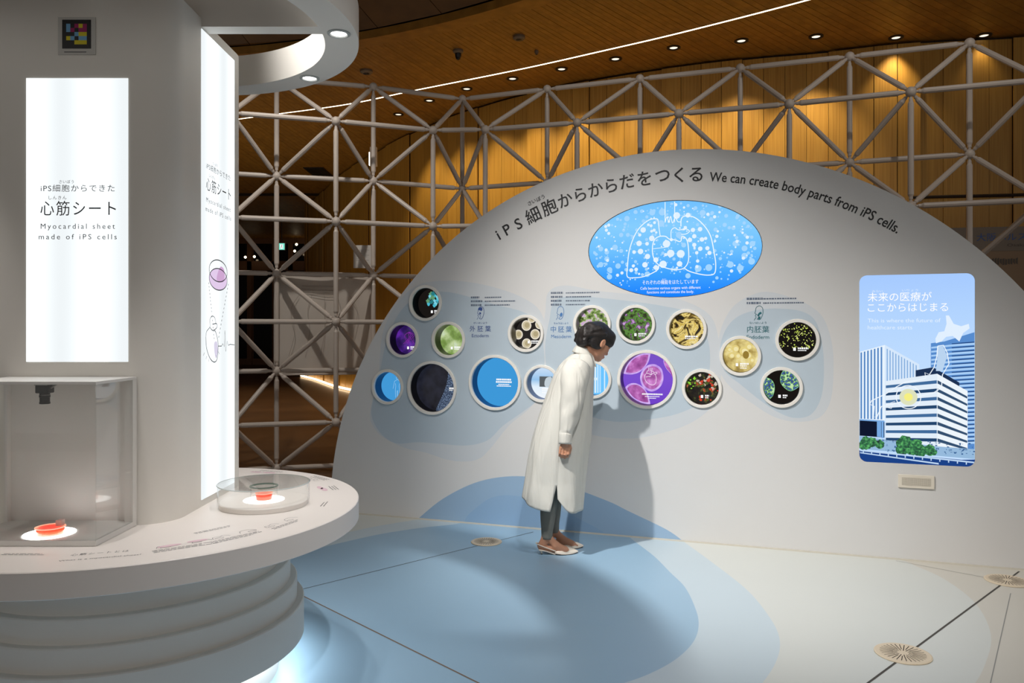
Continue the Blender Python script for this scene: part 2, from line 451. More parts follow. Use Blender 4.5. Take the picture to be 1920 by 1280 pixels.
# lettering along the arch
TR = 2.435
def arc_point(s):
    a = s / TR
    return Vector((DC.x + 0.03 + TR * math.sin(a), -0.03 + TR * math.cos(a))), -a
def arc_letter(ch, px_, py_, size, mm, r_off=0.0):
    """a character centred on the pixel, turned with the arch"""
    p = w2(px_, py_); a = math.atan2(p.x - DC.x - 0.03, p.y + 0.03)
    vs_, fs_, x0, x1 = glyphs(ch, 1.0, 0.012)
    ys = [v[1] for v in vs_]; yc = (min(ys) + max(ys)) / 2; xc = (x0 + x1) / 2
    c, s_ = math.cos(-a), math.sin(-a)
    out = [(p.x + ((v[0] - xc) * c - (v[1] - yc) * s_) * size, p.y + ((v[0] - xc) * s_ + (v[1] - yc) * c) * size, 0.0012) for v in vs_]
    obj('letter', (out, fs_), mm, wall, MW)
for ch, x, y in (('i', 934, 441), ('P', 951, 430), ('S', 972, 419.5), ('細', 999, 403.5), ('胞', 1030, 388), ('か', 1060, 374.5), ('ら', 1088, 364.5), ('か', 1117, 355), ('ら', 1146, 347.5), ('だ', 1176, 340), ('を', 1208, 334.5), ('つ', 1242, 329.5), ('く', 1273, 328), ('る', 1305, 327)):
    arc_letter(ch, x, y, 0.118 if ch in '細胞' else 0.112, M_INK)
for ch, x, y in (('さ', 993, 381), ('い', 1001, 377), ('ぼ', 1010, 373), ('う', 1018, 369)):
    arc_letter(ch, x, y, 0.036, M_INK)
line = 'We can create body parts from iPS cells.'
p0, p1 = w2(1330, 336), w2(1684, 434)
s0 = TR * math.atan2(p0.x - DC.x - .03, p0.y + .03); s1 = TR * math.atan2(p1.x - DC.x - .03, p1.y + .03)
total = glyphs(line, 1.0, .012)[3] - glyphs(line, 1.0, .012)[2]; sz = (s1 - s0) / total
for i, ch in enumerate(line):
    if ch == ' ': continue
    left = glyphs(line[:i + 1], 1.0, .012)[3]
    vs_, fs_, x0, x1 = glyphs(ch, 1.0, 0.012)
    s = s0 + (left - glyphs(line, 1.0, .012)[2] - (x1 - x0) / 2) * sz
    p, a = arc_point(s); c, s_ = math.cos(a), math.sin(a); xc = (x0 + x1) / 2
    obj('letter', ([(p.x + ((v[0] - xc) * c - v[1] * 1.2 * s_) * sz, p.y + ((v[0] - xc) * s_ + v[1] * 1.2 * c) * sz, 0.0012) for v in vs_], fs_), M_INK, wall, MW)

# germ layer headings with their embryo drawings and blocks of small print
def heading(px_, py_, kanji, kana, latin, mm, shape_c):
    p = w2(px_, py_)
    for k, ch in enumerate(kanji):
        q = w2(px_ + (k - 1) * 14.5, py_); text('letter', ch, mm, wall, MW, q.x, q.y - 0.018, 0.047, align='C', z=0.0012)
    text('lettering', kana, mm, wall, MW, p.x, p.y + 0.036, 0.016, width=0.105, align='C', z=0.0012)
    text('lettering', latin, mm, wall, MW, p.x, p.y - 0.062, 0.034, align='C', z=0.0012)
heading(900.5, 616, '外胚葉', 'がいはいよう', 'Ectoderm', M_NAVY, 0)
heading(1052, 617, '中胚葉', 'ちゅうはいよう', 'Mesoderm', M_BLUEINK, 0)
heading(1421, 617, '内胚葉', 'ないはいよう', 'Endoderm', M_TEAL, 0)
def embryo(px_, py_, mm, parts):
    p = w2(px_, py_); b = B(); h = 0.0021
    f = lambda L: [(p.x + x * h, p.y + y * h) for x, y in L]
    stroke2(b, smooth_curve(f([(-7, 6), (-5, 17), (4, 23), (13, 17), (15, 2), (11, -12), (5, -20), (-3, -18)]), 5), 0.0032, 0.0012)
    stroke2(b, smooth_curve(f([(-7, 6), (-9, 0), (-5, -3), (-8, -8), (-5, -12), (-9, -18), (-11, -22)]), 4), 0.0028, 0.0012)
    stroke2(b, smooth_curve(f([(-4, -4), (1, -7), (2, -13), (-2, -17)]), 4), 0.0028, 0.0012)
    for L in parts: poly2(b, smooth_curve(f(L), 4, True), 0.0012)
    obj('embryo_drawing', b, mm, wall, MW)
embryo(900, 587, M_NAVY, [[(-6, 12), (-2, 19), (6, 20), (9, 14), (6, 8), (0, 10)], [(-3, 1), (2, 3), (4, -2), (0, -4)]])
embryo(1049, 587, M_BLUEINK, [[(2, -2), (8, 2), (11, -4), (7, -12), (3, -9)]])
embryo(1421, 587, M_TEAL, [[(-1, -8), (2, 0), (9, 4), (11, -2), (6, -4), (3, -10)], [(1, -13), (7, -10), (6, -18), (1, -18)]])
def small_print(px_, py_, rows, mm=M_SMALLINK):
    """lines of print too small to read: rows of tiny dashes"""
    b = B(); r = random.Random(int(px_ * 7 + py_))
    for dy, w1, g, w_ in rows:
        for a0, ww, hh in ((0, w1, .0068), (g, w_, .0042)):
            p = w2(px_ + a0, py_ + dy); x = p.x; e = w2(px_ + a0 + ww, py_ + dy).x
            while x < e:
                l = r.uniform(.006, .016)
                poly2(b, [(x, p.y - hh), (min(x + l, e), p.y - hh), (min(x + l, e), p.y + hh), (x, p.y + hh)], 0.0012); x += l + r.uniform(.002, .005)
    obj('small_print', b, mm, wall, MW)
small_print(883, 557.5, [(0, 16, 26, 32), (7.2, 22, 26, 58), (14.4, 20, 26, 47)])
small_print(1033, 549, [(0, 23, 28, 63), (7.5, 22, 28, 48), (14.8, 20, 28, 45), (22, 20, 28, 36)])
small_print(1400, 560, [(0, 30, 31, 62), (8, 26, 31, 76)])
# ------------------------------------------------------------------ floor
wall_far_y = lambda X: 5.55 - 0.335 * X
fl_base = [Vector(p) for p in ((-7, -4), (9, -4), (9, wall_far_y(9) + .35), (-7, wall_far_y(-7) + .35))]
g2 = lambda L: [on_z(*p).xy for p in L]
near = lambda *a: [Vector(p) for p in a]
def area(corners, curve): return near(*corners) + smooth_curve(g2(curve), 6)
fw = area(((2.3, 0.2), (-6.5, -3.5), (-6.5, 7.3)), [(640, 950), (800, 962), (1500, 1024), (1670, 1046), (1720, 1062), (1775, 1088), (1830, 1132), (1858, 1190), (1845, 1250), (1815, 1300), (1750, 1400)])
fp = near((1.2, 0.6), (-6.2, -3.2), (-6.2, 6.0)) + smooth_curve(g2([(600, 1008), (640, 1000), (713, 985), (784, 973.5), (830, 967)]), 5) + smooth_curve(g2([(1262, 998), (1282, 1015), (1330, 1050), (1400, 1105), (1445, 1160), (1462, 1200), (1455, 1240), (1425, 1285), (1370, 1340), (1260, 1420)]), 6)
fb = near((0.3, 0.8), (-5.9, -2.9), (-5.9, 5.2)) + smooth_curve(g2([(600, 1027), (640, 1017), (713, 1001), (786, 989.6), (848, 983), (866, 979), (890, 972)]), 5) + smooth_curve(g2([(1172, 998), (1188, 1013), (1226, 1042), (1257, 1073), (1284, 1100), (1303, 1138), (1310, 1170), (1300, 1203), (1265, 1237), (1210, 1266), (1140, 1290), (1040, 1330)]), 6)
vs, tris = regions([fl_base, fw, fp, fb])
reg = {0: [], 1: [], 2: [], 3: []}
for t in tris:
    c = sum((vs[i] for i in t), Vector((0, 0))) / len(t)
    if not inside(fl_base, c): continue
    reg[3 if inside(fb, c) else 2 if inside(fp, c) else 1 if inside(fw, c) else 0].append(t)
v0, f0 = sub_mesh(vs, reg[0]); v0 = list(v0); f0 = list(f0); n0 = len(v0)
for p in fl_base: v0 += [(p.x, p.y, 0), (p.x, p.y, -0.06)]
for k in range(4): j = (k + 1) % 4; f0.append((n0 + 2 * k, n0 + 2 * j, n0 + 2 * j + 1, n0 + 2 * k + 1))
f0.append((n0 + 1, n0 + 7, n0 + 5, n0 + 3))
floor = obj('floor', (v0, f0), M_FBASE); tag(floor, 'beige and white exhibition floor printed with big blue cell shapes', 'floor', kind='structure')
for k, m in ((1, M_FWHITE), (2, M_FPALE), (3, M_FBLUE)): obj('printed_area', sub_mesh(vs, reg[k]), m, floor)
def seam(a, b_, w, m):
    b = B(); stroke2(b, [on_z(*a).xy, on_z(*b_).xy], w, 0.0007); obj('floor_seam', b, m, floor)
seam((560, 1106), (1000, 997), 0.006, M_SEAM); seam((560, 1113), (905, 1284), 0.008, mat('seam_brown', srgb(120, 100, 84), 0.7))
seam((1911, 1071), (1560, 1330), 0.010, M_SEAM); seam((1680, 1051), (1850, 1083), 0.004, M_SEAM2); seam((1895, 1112), (1855, 1290), 0.004, M_SEAM2)
b = B(); bbox(b, -22, 16, -6, 42, -0.20, -0.046); hall = obj('hall_floor', b, M_HALL); tag(hall, 'dark brown hall floor beyond the tube lattice', 'floor', kind='structure')

M_VENT = mat('vent_ivory', srgb(214, 198, 172), 0.5); M_SLOT = mat('vent_slot_dark', srgb(52, 42, 34), 0.8)
def vent(px_, py_, r, label, rot):
    c = on_z(px_, py_); t = empty('floor_vent', c); tag(t, label, 'floor vent', 'round vents in the exhibition floor')
    b = B(); lathe(b, [(0, 0.001), (r * 1.0, 0.001), (r, 0.004), (r * .95, 0.0065), (0, 0.0065)], 48); obj('vent_disc', b, M_VENT, t, Matrix.Translation(c))
    n = 30
    for k in range(n):
        a = rot + 2 * PI * k / n; r0, r1 = r * (.20 if k % 2 else .34), r * .80; w = r * .030
        b = B(); stroke2(b, [(r0 * math.cos(a), r0 * math.sin(a)), (r1 * math.cos(a), r1 * math.sin(a))], w, 0.0071); obj('slot', b, M_SLOT, t, Matrix.Translation(c))
vent(912, 1016, 0.103, 'round ivory floor vent behind the woman on blue floor', 0.1)
vent(1693, 1226, 0.115, 'round ivory floor vent nearest the camera, on the dark floor seam', 0.0)
vent(1889, 1089, 0.115, 'round ivory floor vent at the right edge by the wall foot', 0.05)

# ------------------------------------------------------------------ hall: ceiling, curved wood wall, far glazing
BC = Vector((-5.9, 1.6)); ZC = 5.5
def pol(r, a, z=ZC): return Vector((BC.x + r * math.cos(a), BC.y + r * math.sin(a), z))
ceil = empty('ceiling', (BC.x, BC.y, ZC)); tag(ceil, 'radial timber board ceiling of the hall', 'ceiling', kind='structure')
STEP = math.radians(0.42); a0 = math.radians(14)
nb = 250
def wedge(r0, r1, da, t, gap):
    bm = B(); vv = []
    for z in (0, t):
        for r, s in ((r0, -1), (r1, -1), (r1, 1), (r0, 1)):
            h = da / 2 - gap / r
            vv.append(bm.verts.new((r * math.cos(h * s), r * math.sin(h * s), z)))
    for f in ((3, 2, 1, 0), (4, 5, 6, 7), (0, 1, 5, 4), (1, 2, 6, 5), (2, 3, 7, 6), (3, 0, 4, 7)): bm.faces.new([vv[i] for i in f])
    me = bpy.data.meshes.new('ceiling_plank'); bm.to_mesh(me); bm.free(); return me
PL = wedge(10.0, 42.0, STEP, 0.03, 0.0025); PL.materials.append(M_WOODC)
rr = random.Random(3)
for k in range(nb):
    place('ceiling_plank', PL, ceil, Matrix.Translation((BC.x, BC.y, ZC + rr.uniform(0, .004))) @ Matrix.Rotation(a0 + k * STEP, 4, 'Z'))
b = B(); lathe(b, [(10.0, ZC + .045), (44, ZC + .045), (44, ZC + .3), (10.0, ZC + .3)], 96, BC, math.radians(5), math.radians(130)); obj('ceiling_backing', b, M_DARKGAP, ceil)
b = B(); lathe(b, [(9.97, ZC + .10), (9.97, ZC - .012), (10.25, ZC - .012), (10.25, ZC + .02)], 90, BC, math.radians(5), math.radians(125)); obj('ceiling_trim', b, M_WOODC, ceil)
# rising inner ceiling, panel by panel, its shade put into the wood colour
DA = math.radians(6.0)
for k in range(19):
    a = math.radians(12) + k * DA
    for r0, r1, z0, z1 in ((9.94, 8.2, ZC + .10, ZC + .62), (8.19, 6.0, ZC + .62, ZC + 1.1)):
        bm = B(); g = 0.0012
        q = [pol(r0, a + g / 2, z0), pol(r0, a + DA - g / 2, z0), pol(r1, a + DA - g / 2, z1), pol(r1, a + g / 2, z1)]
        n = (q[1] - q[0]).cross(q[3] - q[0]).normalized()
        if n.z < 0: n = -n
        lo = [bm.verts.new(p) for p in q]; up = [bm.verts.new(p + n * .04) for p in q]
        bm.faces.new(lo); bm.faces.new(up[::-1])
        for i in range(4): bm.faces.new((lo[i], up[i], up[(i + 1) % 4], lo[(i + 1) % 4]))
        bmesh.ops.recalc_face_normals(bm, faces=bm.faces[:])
        obj('ceiling_panel', bm, M_WOODSHADE, ceil)
b = B(); bbox(b, -22, 16, -6, 14, ZC + 1.3, ZC + 1.4); obj('ceiling_cap', b, M_WOODSHADE, ceil)
# thin joint across the far ceiling
b = B(); bbox(b, -14, -5.7, 22.9, 23.05, ZC - .05, ZC + .01); obj('ceiling_joint', b, M_DARKGAP, ceil)

LEDP = [(380, 235), (447, 223), (640, 197), (773, 170), (973, 130), (1130, 95), (1280, 60), (1513, 0), (1700, -55)]
led = smooth_curve([on_z(x, y, ZC).xy for x, y in LEDP], 8)
b = B(); 
for z in (ZC - .004,):
    stroke2(b, led, 0.034, z)
bm2 = B(); prof = led
stroke2(bm2, led, 0.060, ZC - .002)
lt = empty('led_strip', (led[0].x, led[0].y, ZC)); tag(lt, 'long warm LED light line curving across the wooden ceiling', 'light')
obj('channel', bm2, M_WOODM, lt)
for f in b.faces: f.normal_flip()
obj('diffuser', b, glow('led_line', (1.0, 0.80, 0.52), 7.0), lt)

M_RIMD = mat('downlight_rim_dark', srgb(34, 26, 20), 0.4); M_LAMPF = glow('downlight_face', (1.0, 0.86, 0.66), 1.4)
DL = [(747, 214), (805, 188), (875, 166), (961, 147), (1053, 129), (1154, 110), (1263, 89), (1390, 76), (1530, 68), (1680, 70), (1845, 66), (2030, 60)]
for k, (x, y) in enumerate(DL):
    c = on_z(x, y, ZC)
    t = empty('ceiling_downlight', c)
    nm = ['leftmost', 'second', 'third', 'fourth', 'fifth', 'sixth', 'seventh', 'eighth', 'ninth', 'tenth', 'eleventh', 'twelfth'][k]
    tag(t, f'small recessed ceiling downlight, {nm} along the wooden wall from the left', 'downlight', 'downlights along the wooden wall')
    b = B(); lathe(b, [(0.098, 0.0), (0.098, -0.012), (0.068, -0.016), (0.056, 0.0)], 24); auto_smooth(obj('rim', b, M_RIMD, t, Matrix.Translation(c)))
    b = B(); lathe(b, [(0.0, -0.003), (0.056, -0.003)], 24)
    for f in b.faces:
        f.normal_update()
        if f.normal.z > 0: f.normal_flip()
    obj('lamp', b, M_LAMPF, t, Matrix.Translation(c))

WP = [(10.5, 10.5), (8.6, 10.4), (7.1, 10.72), (5.6, 10.95), (4.57, 11.3), (3.6, 11.55), (2.63, 11.9), (1.4, 12.5), (.12, 13.4), (-.75, 14.25), (-1.54, 15.2), (-2.5, 16.6), (-3.3, 18.0), (-4.4, 20.0), (-5.7, 23.0), (-6.6, 24.8)]
wl = smooth_curve(WP, 24)
def resample(P, d):
    out = [P[0]]; acc = 0
    for a, c in zip(P, P[1:]):
        l = (c - a).length
        while acc + l >= d:
            t = (d - acc) / l; a = a + (c - a) * t; l = (c - a).length; acc = 0; out.append(a)
        acc += l
    return out
bw = resample(wl, 0.30)
wallb = empty('wall_back', (wl[0].x, wl[0].y, 0)); tag(wallb, 'curved wall of upright honey-coloured timber boards lit from above', 'wall', kind='structure')
rr = random.Random(11)
bm = B(); bbox(bm, 0.003, 0.297, -0.02, 0.0, -0.08, ZC - 0.035)
BM_ = bpy.data.meshes.new('wall_board'); bm.to_mesh(BM_); bm.free(); BM_.materials.append(M_WOODW)
for k, (a, c) in enumerate(zip(bw, bw[1:])):
    d = (a - c).normalized()                         # left to right as seen from the hall
    # every fourth board steps forward so that the light breaks on the folds
    fold = 0.0 if (k // 4) % 2 else 0.035
    n = Vector((d.y, -d.x))
    o = c + n * (fold + rr.uniform(0, .006))
    M = Matrix(((d.x, -n.x, 0, o.x), (d.y, -n.y, 0, o.y), (0, 0, 1, 0), (0, 0, 0, 1)))
    place('wall_board', BM_, wallb, M)
b = B()
for P_, z0, z1 in ((wl, -.08, ZC + .2),):
    nrm = []
    lo = []; up = []
    for i, p in enumerate(P_):
        d = (P_[max(i - 1, 0)] - P_[min(i + 1, len(P_) - 1)]).normalized(); n = Vector((d.y, -d.x)); q = p - n * .03
        lo.append(b.verts.new((q.x, q.y, z0))); up.append(b.verts.new((q.x, q.y, z1)))
    for i in range(len(P_) - 1): b.faces.new((lo[i], lo[i + 1], up[i + 1], up[i]))
obj('wall_backing', b, M_DARKGAP, wallb)
# ledge joint at the right, light at the wall foot at the left
b = B()
seg = [p for p in wl if p.x > 5.6]
tube(b, [(p.x - .03, p.y - .06, 3.29) for p in seg], 0.022, 6); obj('wall_joint', b, M_DARKGAP, wallb)
seg = [p for p in wl if p.x < -2.2]
foot = empty('wall_foot_light', (seg[0].x, seg[0].y, -.08)); tag(foot, 'warm light line along the foot of the timber wall', 'light')
nrm_ = [(seg[max(i - 1, 0)] - seg[min(i + 1, len(seg) - 1)]).normalized() for i in range(len(seg))]
b = B(); tube(b, [(p.x + d.y * .16, p.y - d.x * .16, 0.0) for p, d in zip(seg, nrm_)], 0.03, 8); obj('diffuser', b, glow('foot_light', (1.0, 0.72, 0.42), 4.0), foot)

for k, (x, y) in enumerate(DL):
    c = on_z(x, y, ZC); i = min(range(len(wl)), key=lambda j: (wl[j] - c.xy).length); q = wl[i]
    dd = (q - c.xy); dd = dd.normalized() if dd.length > 1e-3 else Vector((0, 1))
    spot('downlight_beam', (c.x, c.y, ZC - .03), (q.x, q.y, 2.5), 125 if k < 9 else (60 if k < 10 else 12), 80, 0.85, (1.0, 0.79, 0.47), 0.05)

# far glazed end of the hall
YF = 34.0
far = empty('wall_far', (-9, YF, 0)); tag(far, 'dark glazed end wall with wooden mullions far behind the lattice', 'wall', kind='structure')
M_NIGHT = mat('night_glass', (0.006, 0.006, 0.008), 0.08)
xs = [(380, 408), (418, 463), (476, 513), (520, 544), (548, 573)]
for xa, xb in xs:
    for ya, yb in ((457, 489), (508, 672)):
        p, q = at(xa, ya, YF), at(xb, yb, YF)
        b = B(); bbox(b, p.x, q.x, YF - .03, YF, q.z, p.z); obj('window_pane', b, M_NIGHT, far)
b = B(); p, q = at(340, 456, YF), at(640, 690, YF); bbox(b, -20, q.x, YF, YF + .12, -.08, ZC + .3); obj('frame_wall', b, M_WOODM, far)
for x in (413, 469, 516, 546, 576):
    p = at(x, 560, YF); b = B(); bbox(b, p.x - .10, p.x + .10, YF - .12, YF, -.08, at(x, 456, YF).z); obj('mullion', b, M_WOODM, far)
b = B(); p, q = at(380, 490, YF), at(640, 507, YF); bbox(b, p.x, q.x, YF - .12, YF, q.z, p.z); obj('transom', b, M_WOODM, far)
# side and rear enclosure of the hall
b = B(); bbox(b, -20.1, -20, -6, 42, -.1, 7); tag(obj('wall_left', b, M_WOODSHADE), 'dark timber side wall of the hall', 'wall', kind='structure')
for (x, y, lab) in ((556, 458, 'tiny warm bulb right of the green exit sign, upper one'), (552.5, 470.5, 'tiny warm bulb right of the green exit sign, lower one'), (460, 482, 'tiny warm bulb in the left window, nearer the tower'), (477, 481, 'tiny warm bulb in the left window, beside the mullion')):
    c = at(x, y, 33.2); t = empty('pendant_bulb', c); tag(t, lab, 'bulb', 'small bulbs by the far windows')
    b = B(); bmesh.ops.create_icosphere(b, subdivisions=2, radius=.055); obj('bulb', b, M_WARM, t, Matrix.Translation(c), True)
    b = B(); tube(b, [(c.x, c.y, c.z + .05), (c.x, c.y, ZC + .01)], .006, 6); obj('cord', b, M_BLACK, t)
# exit sign
c = at(528, 462, 28.0); t = empty('exit_sign', c); tag(t, 'small glowing green exit sign hanging far behind the lattice', 'exit sign')
MS = Matrix.Translation(c) @ Matrix.Rotation(PI / 2, 4, 'X')
b = B(); bbox(b, -.12, .12, -.13, .13, -.05, 0); obj('case', b, M_WHITE, t, MS)
b = B(); bbox(b, -.105, .105, -.115, .115, 0, .004); obj('face', b, glow('exit_green', srgb(120, 225, 200), 1.1), t, MS)
b = B(); poly2(b, [(-.05, -.08), (.05, -.08), (.05, .08), (-.05, .08)], .006); obj('door_symbol', b, glow('exit_white', (1, 1, 1), 1.0), t, MS)
b = B(); stroke2(b, [(-.03, -.06), (0, 0), (.03, -.05)], .014, .008); stroke2(b, [(0, 0), (.01, .04)], .02, .008); disc2(b, .014, .058, .013, .008, 10); obj('running_figure', b, mat('exit_ink', srgb(10, 110, 80), .5), t, MS)
b = B(); tube(b, [(0, .13, -.02), (0, (ZC - c.z), -.02)], .012, 8); obj('hanger', b, M_RIMD, t, MS)
# ceiling fittings
def ceil_box(name, px_, py_, w, d, label, cat):
    c = on_z(px_, py_, ZC); t = empty(name, c); tag(t, label, cat)
    b = B(); bbox(b, -w / 2, w / 2, -d / 2, d / 2, -.02, 0); obj('frame', b, M_RIMD, t, Matrix.Translation(c))
    for k in range(6):
        y = -d / 2 + d * (k + .5) / 6; b = B(); bbox(b, -w * .45, w * .45, y - d * .05, y + d * .05, -.03, -.02); obj('slat', b, M_BLACK, t, Matrix.Translation(c))
ceil_box('ceiling_vent', 601, 325, 0.50, 1.5, 'dark louvred vent in the ceiling behind the lattice', 'vent')
def ceil_disc(name, px_, py_, r, label, cat, m, dome):
    c = on_z(px_, py_, ZC); t = empty(name, c); tag(t, label, cat)
    b = B(); lathe(b, [(0, -.0), (r, 0), (r, -.03), (r * .72, -.05), (0, -.05)], 24); auto_smooth(obj('mount', b, m, t, Matrix.Translation(c)))
    b = B()
    if dome: lathe(b, [(r * .62, -.05), (r * .58, -.09), (r * .4, -.13), (0, -.15)], 20)
    else: lathe(b, [(r * .5, -.05), (r * .42, -.058), (0, -.060)], 20)
    auto_smooth(obj('lens', b, M_BLACK, t, Matrix.Translation(c)), 60)
M_FIT = mat('fitting_brown', srgb(120, 104, 86), .5)
ceil_disc('security_camera', 859, 94, .075, 'small black dome camera on the wooden ceiling', 'camera', M_FIT, True)
ceil_disc('ceiling_sensor', 973, 68, .085, 'flat brown sensor disc on the wooden ceiling', 'sensor', M_FIT, False)
ceil_disc('sprinkler_head', 1006, 95, .030, 'tiny sprinkler head on the wooden ceiling', 'sprinkler', M_FIT, False)
ceil_disc('smoke_detector', 687, 132, .10, 'pale smoke detector on the ceiling beside the white halo', 'detector', M_FIT, False)
# wall lamp on the timber wall and paper notice
c = at(697, 288, 14.5); t = empty('wall_lamp', c); tag(t, 'narrow vertical lamp shining beside the lattice column', 'lamp')
b = B(); bbox(b, -.03, .10, -.05, .05, -.24, .12, .01); obj('housing', b, M_WHITE, t, Matrix.Translation(c))
b = B(); bbox(b, -.045, -.028, -.04, .04, -.22, .02); obj('lamp', b, glow('wall_lamp_face', (1, .92, .8), 6.0), t, Matrix.Translation(c))
b = B(); tube(b, [(.03, 0, .12), (.03, 0, ZC - c.z)], .02, 8); obj('bracket', b, M_RIMD, t, Matrix.Translation(c))
# ------------------------------------------------------------------ white tube space frame behind the display wall
PC = [(-4.31, 7.38), (-3.36, 7.66), (-2.42, 7.95), (-1.472, 8.21), (-.555, 8.64), (.377, 8.29), (1.316, 7.95), (2.252, 7.63), (3.191, 7.31), (4.12, 6.965)]
QC = [(-3.64, 7.14), (-2.70, 7.42), (-1.755, 7.71), (-.823, 8.06), (-.277, 8.03), (.654, 7.77), (1.607, 7.445), (2.557, 7.13), (3.491, 6.77), (4.43, 6.44)]
frame = empty('space_frame', (0, 8.2, -0.046)); tag(frame, 'white tubular space frame lattice with ball joints behind the half-round wall', 'lattice')
b = B(); bmesh.ops.create_uvsphere(b, u_segments=14, v_segments=8, radius=0.046)
NODE = bpy.data.meshes.new('node'); b.to_mesh(NODE); b.free(); NODE.materials.append(M_TUBE); NODE.polygons.foreach_set('use_smooth', [True] * len(NODE.polygons))
_ST = {}
def strut_mesh(L):
    k = round(L, 2)
    if k not in _ST:
        bm = B(); prof = [(0.012, .040), (0.012, .058), (0.017, .060), (0.017, .082), (0.0255, .102), (0.0255, k - .102), (0.017, k - .082), (0.017, k - .060), (0.012, k - .058), (0.012, k - .040)]
        lathe(bm, prof, 10)
        me = bpy.data.meshes.new('strut'); bm.to_mesh(me); bm.free(); me.materials.append(M_TUBE); me.polygons.foreach_set('use_smooth', [True] * len(me.polygons)); me.set_sharp_from_angle(angle=.3)
        _ST[k] = me
    return _ST[k], k
def strut(a, c):
    a, c = Vector(a), Vector(c); d = c - a; me, k = strut_mesh(d.length)
    M = Matrix.Translation(a) @ d.to_track_quat('Z', 'Y').to_matrix().to_4x4() @ Matrix.Diagonal((1, 1, d.length / k, 1))
    place('strut', me, frame, M)
Pn = {(i, j): Vector((*PC[i], float(j))) for i in range(len(PC)) for j in range(5)}
Qn = {(i, j): Vector((*QC[i], j + .5)) for i in range(len(QC)) for j in range(4)}
for p in list(Pn.values()) + list(Qn.values()): place('node', NODE, frame, Matrix.Translation(p))
for (i, j), p in Pn.items():
    if (i + 1, j) in Pn: strut(p, Pn[(i + 1, j)])
    if (i, j + 1) in Pn: strut(p, Pn[(i, j + 1)])
for (i, j), q in Qn.items():
    if (i + 1, j) in Qn: strut(q, Qn[(i + 1, j)])
    if (i, j + 1) in Qn: strut(q, Qn[(i, j + 1)])
    for k in ((i, j), (i + 1, j), (i, j + 1), (i + 1, j + 1)):
        if k in Pn: strut(q, Pn[k])

# sheer banner, paper notice
def cloth_mat():
    m = bpy.data.materials.new('sheer_fabric'); m.use_nodes = True; nt = m.node_tree; L = nt.links
    p = nt.nodes['Principled BSDF']; p.inputs['Base Color'].default_value = srgb(206, 198, 188); p.inputs['Roughness'].default_value = .8
    t = nt.nodes.new('ShaderNodeBsdfTransparent'); mx = nt.nodes.new('ShaderNodeMixShader'); mx.inputs[0].default_value = 0.86
    L.new(t.outputs[0], mx.inputs[1]); L.new(p.outputs[0], mx.inputs[2]); L.new(mx.outputs[0], nt.nodes['Material Output'].inputs[0]); return m
a, c = Vector((*PC[2], 0)), Vector((*PC[3], 0)); u = (c - a).normalized(); nrm = u.cross(Vector((0, 0, 1)))
MB = plane(a - nrm * 0.07, u, nrm); LW = (c - a).length
bn = empty('fabric_banner', (a.x, a.y, .95)); tag(bn, 'sheer grey fabric banner tied into the tube lattice', 'banner')
b = B(); nx, nz = 24, 24; G = []
for j in range(nz + 1):
    row = []
    for i in range(nx + 1):
        x = -.03 + (LW + .06) * i / nx; z = .95 + 1.055 * j / nz
        sag = .012 * math.sin(PI * i / nx) * (1 if j == nz else .4)
        row.append(b.verts.new((x, z - sag, .012 * math.sin(i * .9) * (1 - j / nz) + .01 * math.sin(i * .4 + j * .3))))
    G.append(row)
for j in range(nz):
    for i in range(nx): b.faces.new((G[j][i], G[j][i + 1], G[j + 1][i + 1], G[j + 1][i]))
obj('fabric', b, cloth_mat(), bn, MB, True)
b = B(); tube(b, [(-.05, 2.0, 0), (LW + .05, 2.0, 0)], .008, 8); obj('top_rod', b, M_TUBE, bn, MB)
b = B(); tube(b, [(-.05, .955, 0), (LW + .05, .955, 0)], .008, 8); obj('bottom_rod', b, M_TUBE, bn, MB)
b = B()
for k in range(5):
    stroke2(b, smooth_curve([(.12 + .16 * k, 1.15 + .05 * (k % 2)), (.18 + .15 * k, 1.4), (.14 + .17 * k, 1.62), (.22 + .13 * k, 1.78)], 6), .004, .035)
for k in range(4): stroke2(b, [(.25, 1.88 - .03 * k), (.62, 1.88 - .03 * k)], .006, .03)
obj('faint_drawing', b, mat('faint_ink', srgb(150, 142, 132), .8), bn, MB)
c = at(680, 481, 8.32); nt_ = empty('paper_notice', c); tag(nt_, 'white sheet of paper fixed to the lattice above the banner', 'paper')
MPn = plane(c + Vector((0, 0, -c.z)) , Vector((1, 0, 0)), Vector((0, -1, 0)))
b = B(); bbox(b, -.099, .099, c.z - .123, c.z + .123, -.002, .001); obj('sheet', b, mat('paper_white', srgb(200, 196, 190), .7), nt_, MPn)
b = B()
for k in range(7): stroke2(b, [(-.07, c.z + .07 - .018 * k), (.07 - .02 * (k % 3), c.z + .07 - .018 * k)], .004, .002)
obj('small_print', b, mat('faint_ink2', srgb(150, 146, 142), .7), nt_, MPn)

